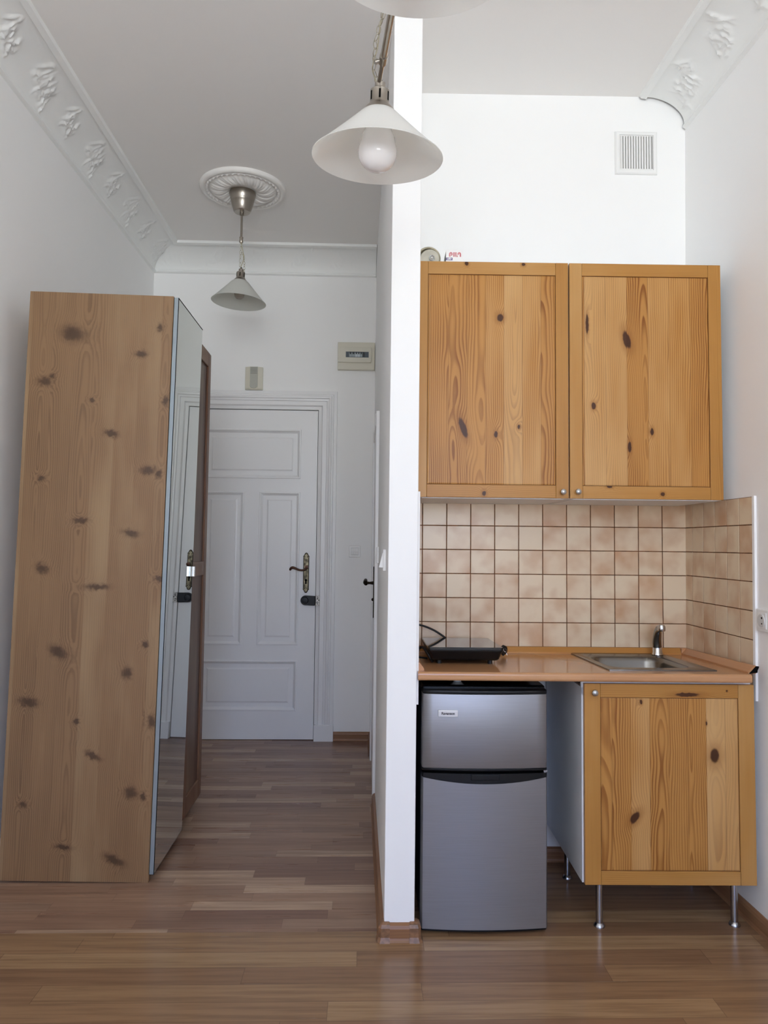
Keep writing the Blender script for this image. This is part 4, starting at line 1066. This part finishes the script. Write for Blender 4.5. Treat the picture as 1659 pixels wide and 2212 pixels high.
# hall pendant
PX, PY = -0.728, 4.15
c = thing('pendant_lamp', 'small pendant lamp with a frosted glass cone shade under the ceiling rose', 'pendant lamp', (PX, PY, 2.72))
make('canopy', MB().lathe([(0.0, 3.373), (0.074, 3.373), (0.076, 3.362), (0.066, 3.320), (0.0645, 3.318), (0.0645, 3.315), (0.050, 3.262), (0.044, 3.255), (0.0, 3.255)], (PX + 0.002, PY, 0), 'z', 48), brushed, c)
mb = MB().cyl((PX, PY, 3.256), (PX, PY, 3.090), 0.0065, 14)
mb.lathe([(0.012, 3.257), (0.012, 3.238), (0.007, 3.234)], (PX, PY, 0), 'z', 20); mb.lathe([(0.007, 3.112), (0.0115, 3.108), (0.0105, 3.094), (0.0115, 3.080), (0.008, 3.074), (0.0, 3.074)], (PX, PY, 0), 'z', 20)
make('rod', mb, brushed, c)
chn = MB(); chain(chn, [(PX, PY, 3.078), (PX - 0.004, PY, 2.935)]); chain(chn, [(PX + 0.002, PY, 3.02), (PX + 0.016, PY, 3.0), (PX + 0.020, PY, 2.96), (PX + 0.022, PY, 2.86)], 0.017, 0.0055)
make('chain', chn, plain('chain_brass', 'b5ac8e', 0.3, 1.0), c)
make('flex', MB().tube([(PX, PY, 3.075), (PX + 0.010, PY, 3.03), (PX + 0.016, PY, 2.995), (PX + 0.010, PY, 2.96), (PX - 0.003, PY, 2.92)], 0.0022, 8), plain('clear_flex', 'b8b294', 0.35), c)
RXm = Matrix.Translation((PX, PY, 2.86)) @ Matrix.Rotation(0.055, 4, 'Y') @ Matrix.Translation((-PX, -PY, -2.86))
cup, sl = socket_cup((PX, PY, 2.850), 1.05)
cu = make('socket_cup', cup.xf(RXm), brushed, c); make('vent_slot', sl.xf(RXm), gap_dark, cu)
make('shade', shade_mesh((PX, PY, 2.727), 0.156, 0.040, 0.124).xf(RXm), frost_shade, c)
make('bulb', MB().lathe([(0.012, 0.05), (0.014, 0.035), (0.024, 0.015), (0.029, 0.0), (0.026, -0.016), (0.015, -0.027), (0.0, -0.030)], (PX, PY, 2.775), 'z', 24).xf(RXm), bulb_clear, c)
# chandelier nearest the camera: two shades on a horizontal bar
A = Vector((0.022, 1.730, 2.287)); B = Vector((0.079, 1.115, 2.288))
C0 = (A + B) / 2
c = thing('chandelier', 'brushed metal bar chandelier with white glass cone shades hanging close to the camera', 'chandelier', (C0.x, C0.y, 2.28))
ZBAR = 2.464
for q_ in (A, B):
    tl_ = Matrix.Translation(q_) @ Matrix.Rotation(0.026, 4, 'Y') @ Matrix.Rotation(0.094, 4, 'X') @ Matrix.Translation(-q_)
    make('shade', shade_mesh((q_.x, q_.y, q_.z), 0.160, 0.036, 0.112).xf(tl_), opal_shade, c)
    cup, sl = socket_cup((q_.x, q_.y, q_.z + 0.112), 1.0)
    cu = make('socket_cup', cup.xf(tl_), brushed, c); make('vent_slot', sl.xf(tl_), gap_dark, cu)
    make('bulb', MB().lathe([(0.027, 0.088), (0.029, 0.066), (0.035, 0.046), (0.041, 0.034)] + [(0.0475 * math.sin(t), 0.0475 * math.cos(t)) for t in np.linspace(1.15, PI, 16)], (q_.x, q_.y, q_.z + 0.014), 'z', 32).xf(tl_), bulb_white, c)
d_ = (B - A).normalized()
pA = Vector((A.x + 0.001, A.y - 0.012, ZBAR)); pB = Vector((B.x - 0.001, B.y + 0.012, ZBAR))
cA = pA + d_ * 0.095; cB = pB - d_ * 0.095
make('bar_arm', MB().tube([tuple(pA), tuple(cA)], 0.0056, 14), brushed, c)
make('bar_arm', MB().tube([tuple(pB), tuple(cB)], 0.0056, 14), brushed, c)
make('bar', MB().tube([tuple(cA), tuple(cB)], 0.0080, 18), brushed, c)
for q_ in (cA, cB):
    co = make('collar', MB().tube([tuple(q_ - d_ * 0.013), tuple(q_ + d_ * 0.013)], 0.0100, 18), brushed, c)
    sd = Vector((-1, 0, -0.45)).normalized()
    make('thumb_screw', MB().tube([tuple(q_), tuple(q_ + sd * 0.014)], 0.003, 10).tube([tuple(q_ + sd * 0.013), tuple(q_ + sd * 0.021)], 0.0055, 12), brushed, co)
chn = MB()
side = Vector((-0.014, 0, 0.0))
up0 = Vector((0, 0, 0.012))
for q_, e_ in ((A, 1), (B, -1)):
    top = Vector((q_.x, q_.y - 0.012 * 0, q_.z + 0.112 + 0.076))
    chain(chn, [tuple(top + Vector((-0.002, 0, 0))), tuple(top + side * 0.8 + Vector((0, -0.05 * e_, 0.002))), tuple(top + side * 1.1 + Vector((0.006, -0.14 * e_, 0.006))), tuple(C0 + Vector((-0.008, 0, ZBAR - C0.z + 0.018)))], 0.028, 0.0055, 0.0008)
make('chain', chn, plain('chain_nickel', 'c9c3b0', 0.25, 1.0), c)
make('flex', MB().tube([(A.x - 0.002, A.y, 2.475), (A.x - 0.014, A.y - 0.03, 2.485), (A.x - 0.012, A.y - 0.07, 2.485), (A.x - 0.004, A.y - 0.12, 2.482), (A.x + 0.002, A.y - 0.2, 2.485), (C0.x - 0.006, C0.y, 2.485)], 0.0018, 8), plain('flex_clear', 'd0cbb6', 0.3), c)
mb = MB().cyl((C0.x, C0.y, ZBAR + 0.006), (C0.x, C0.y, H - 0.09), 0.008, 16)
make('down_rod', mb, brushed, c)
make('canopy', MB().lathe([(0.0, 0), (0.075, 0), (0.075, -0.010), (0.05, -0.10), (0.0, -0.10)], (C0.x, C0.y, H), 'z', 40), brushed, c)
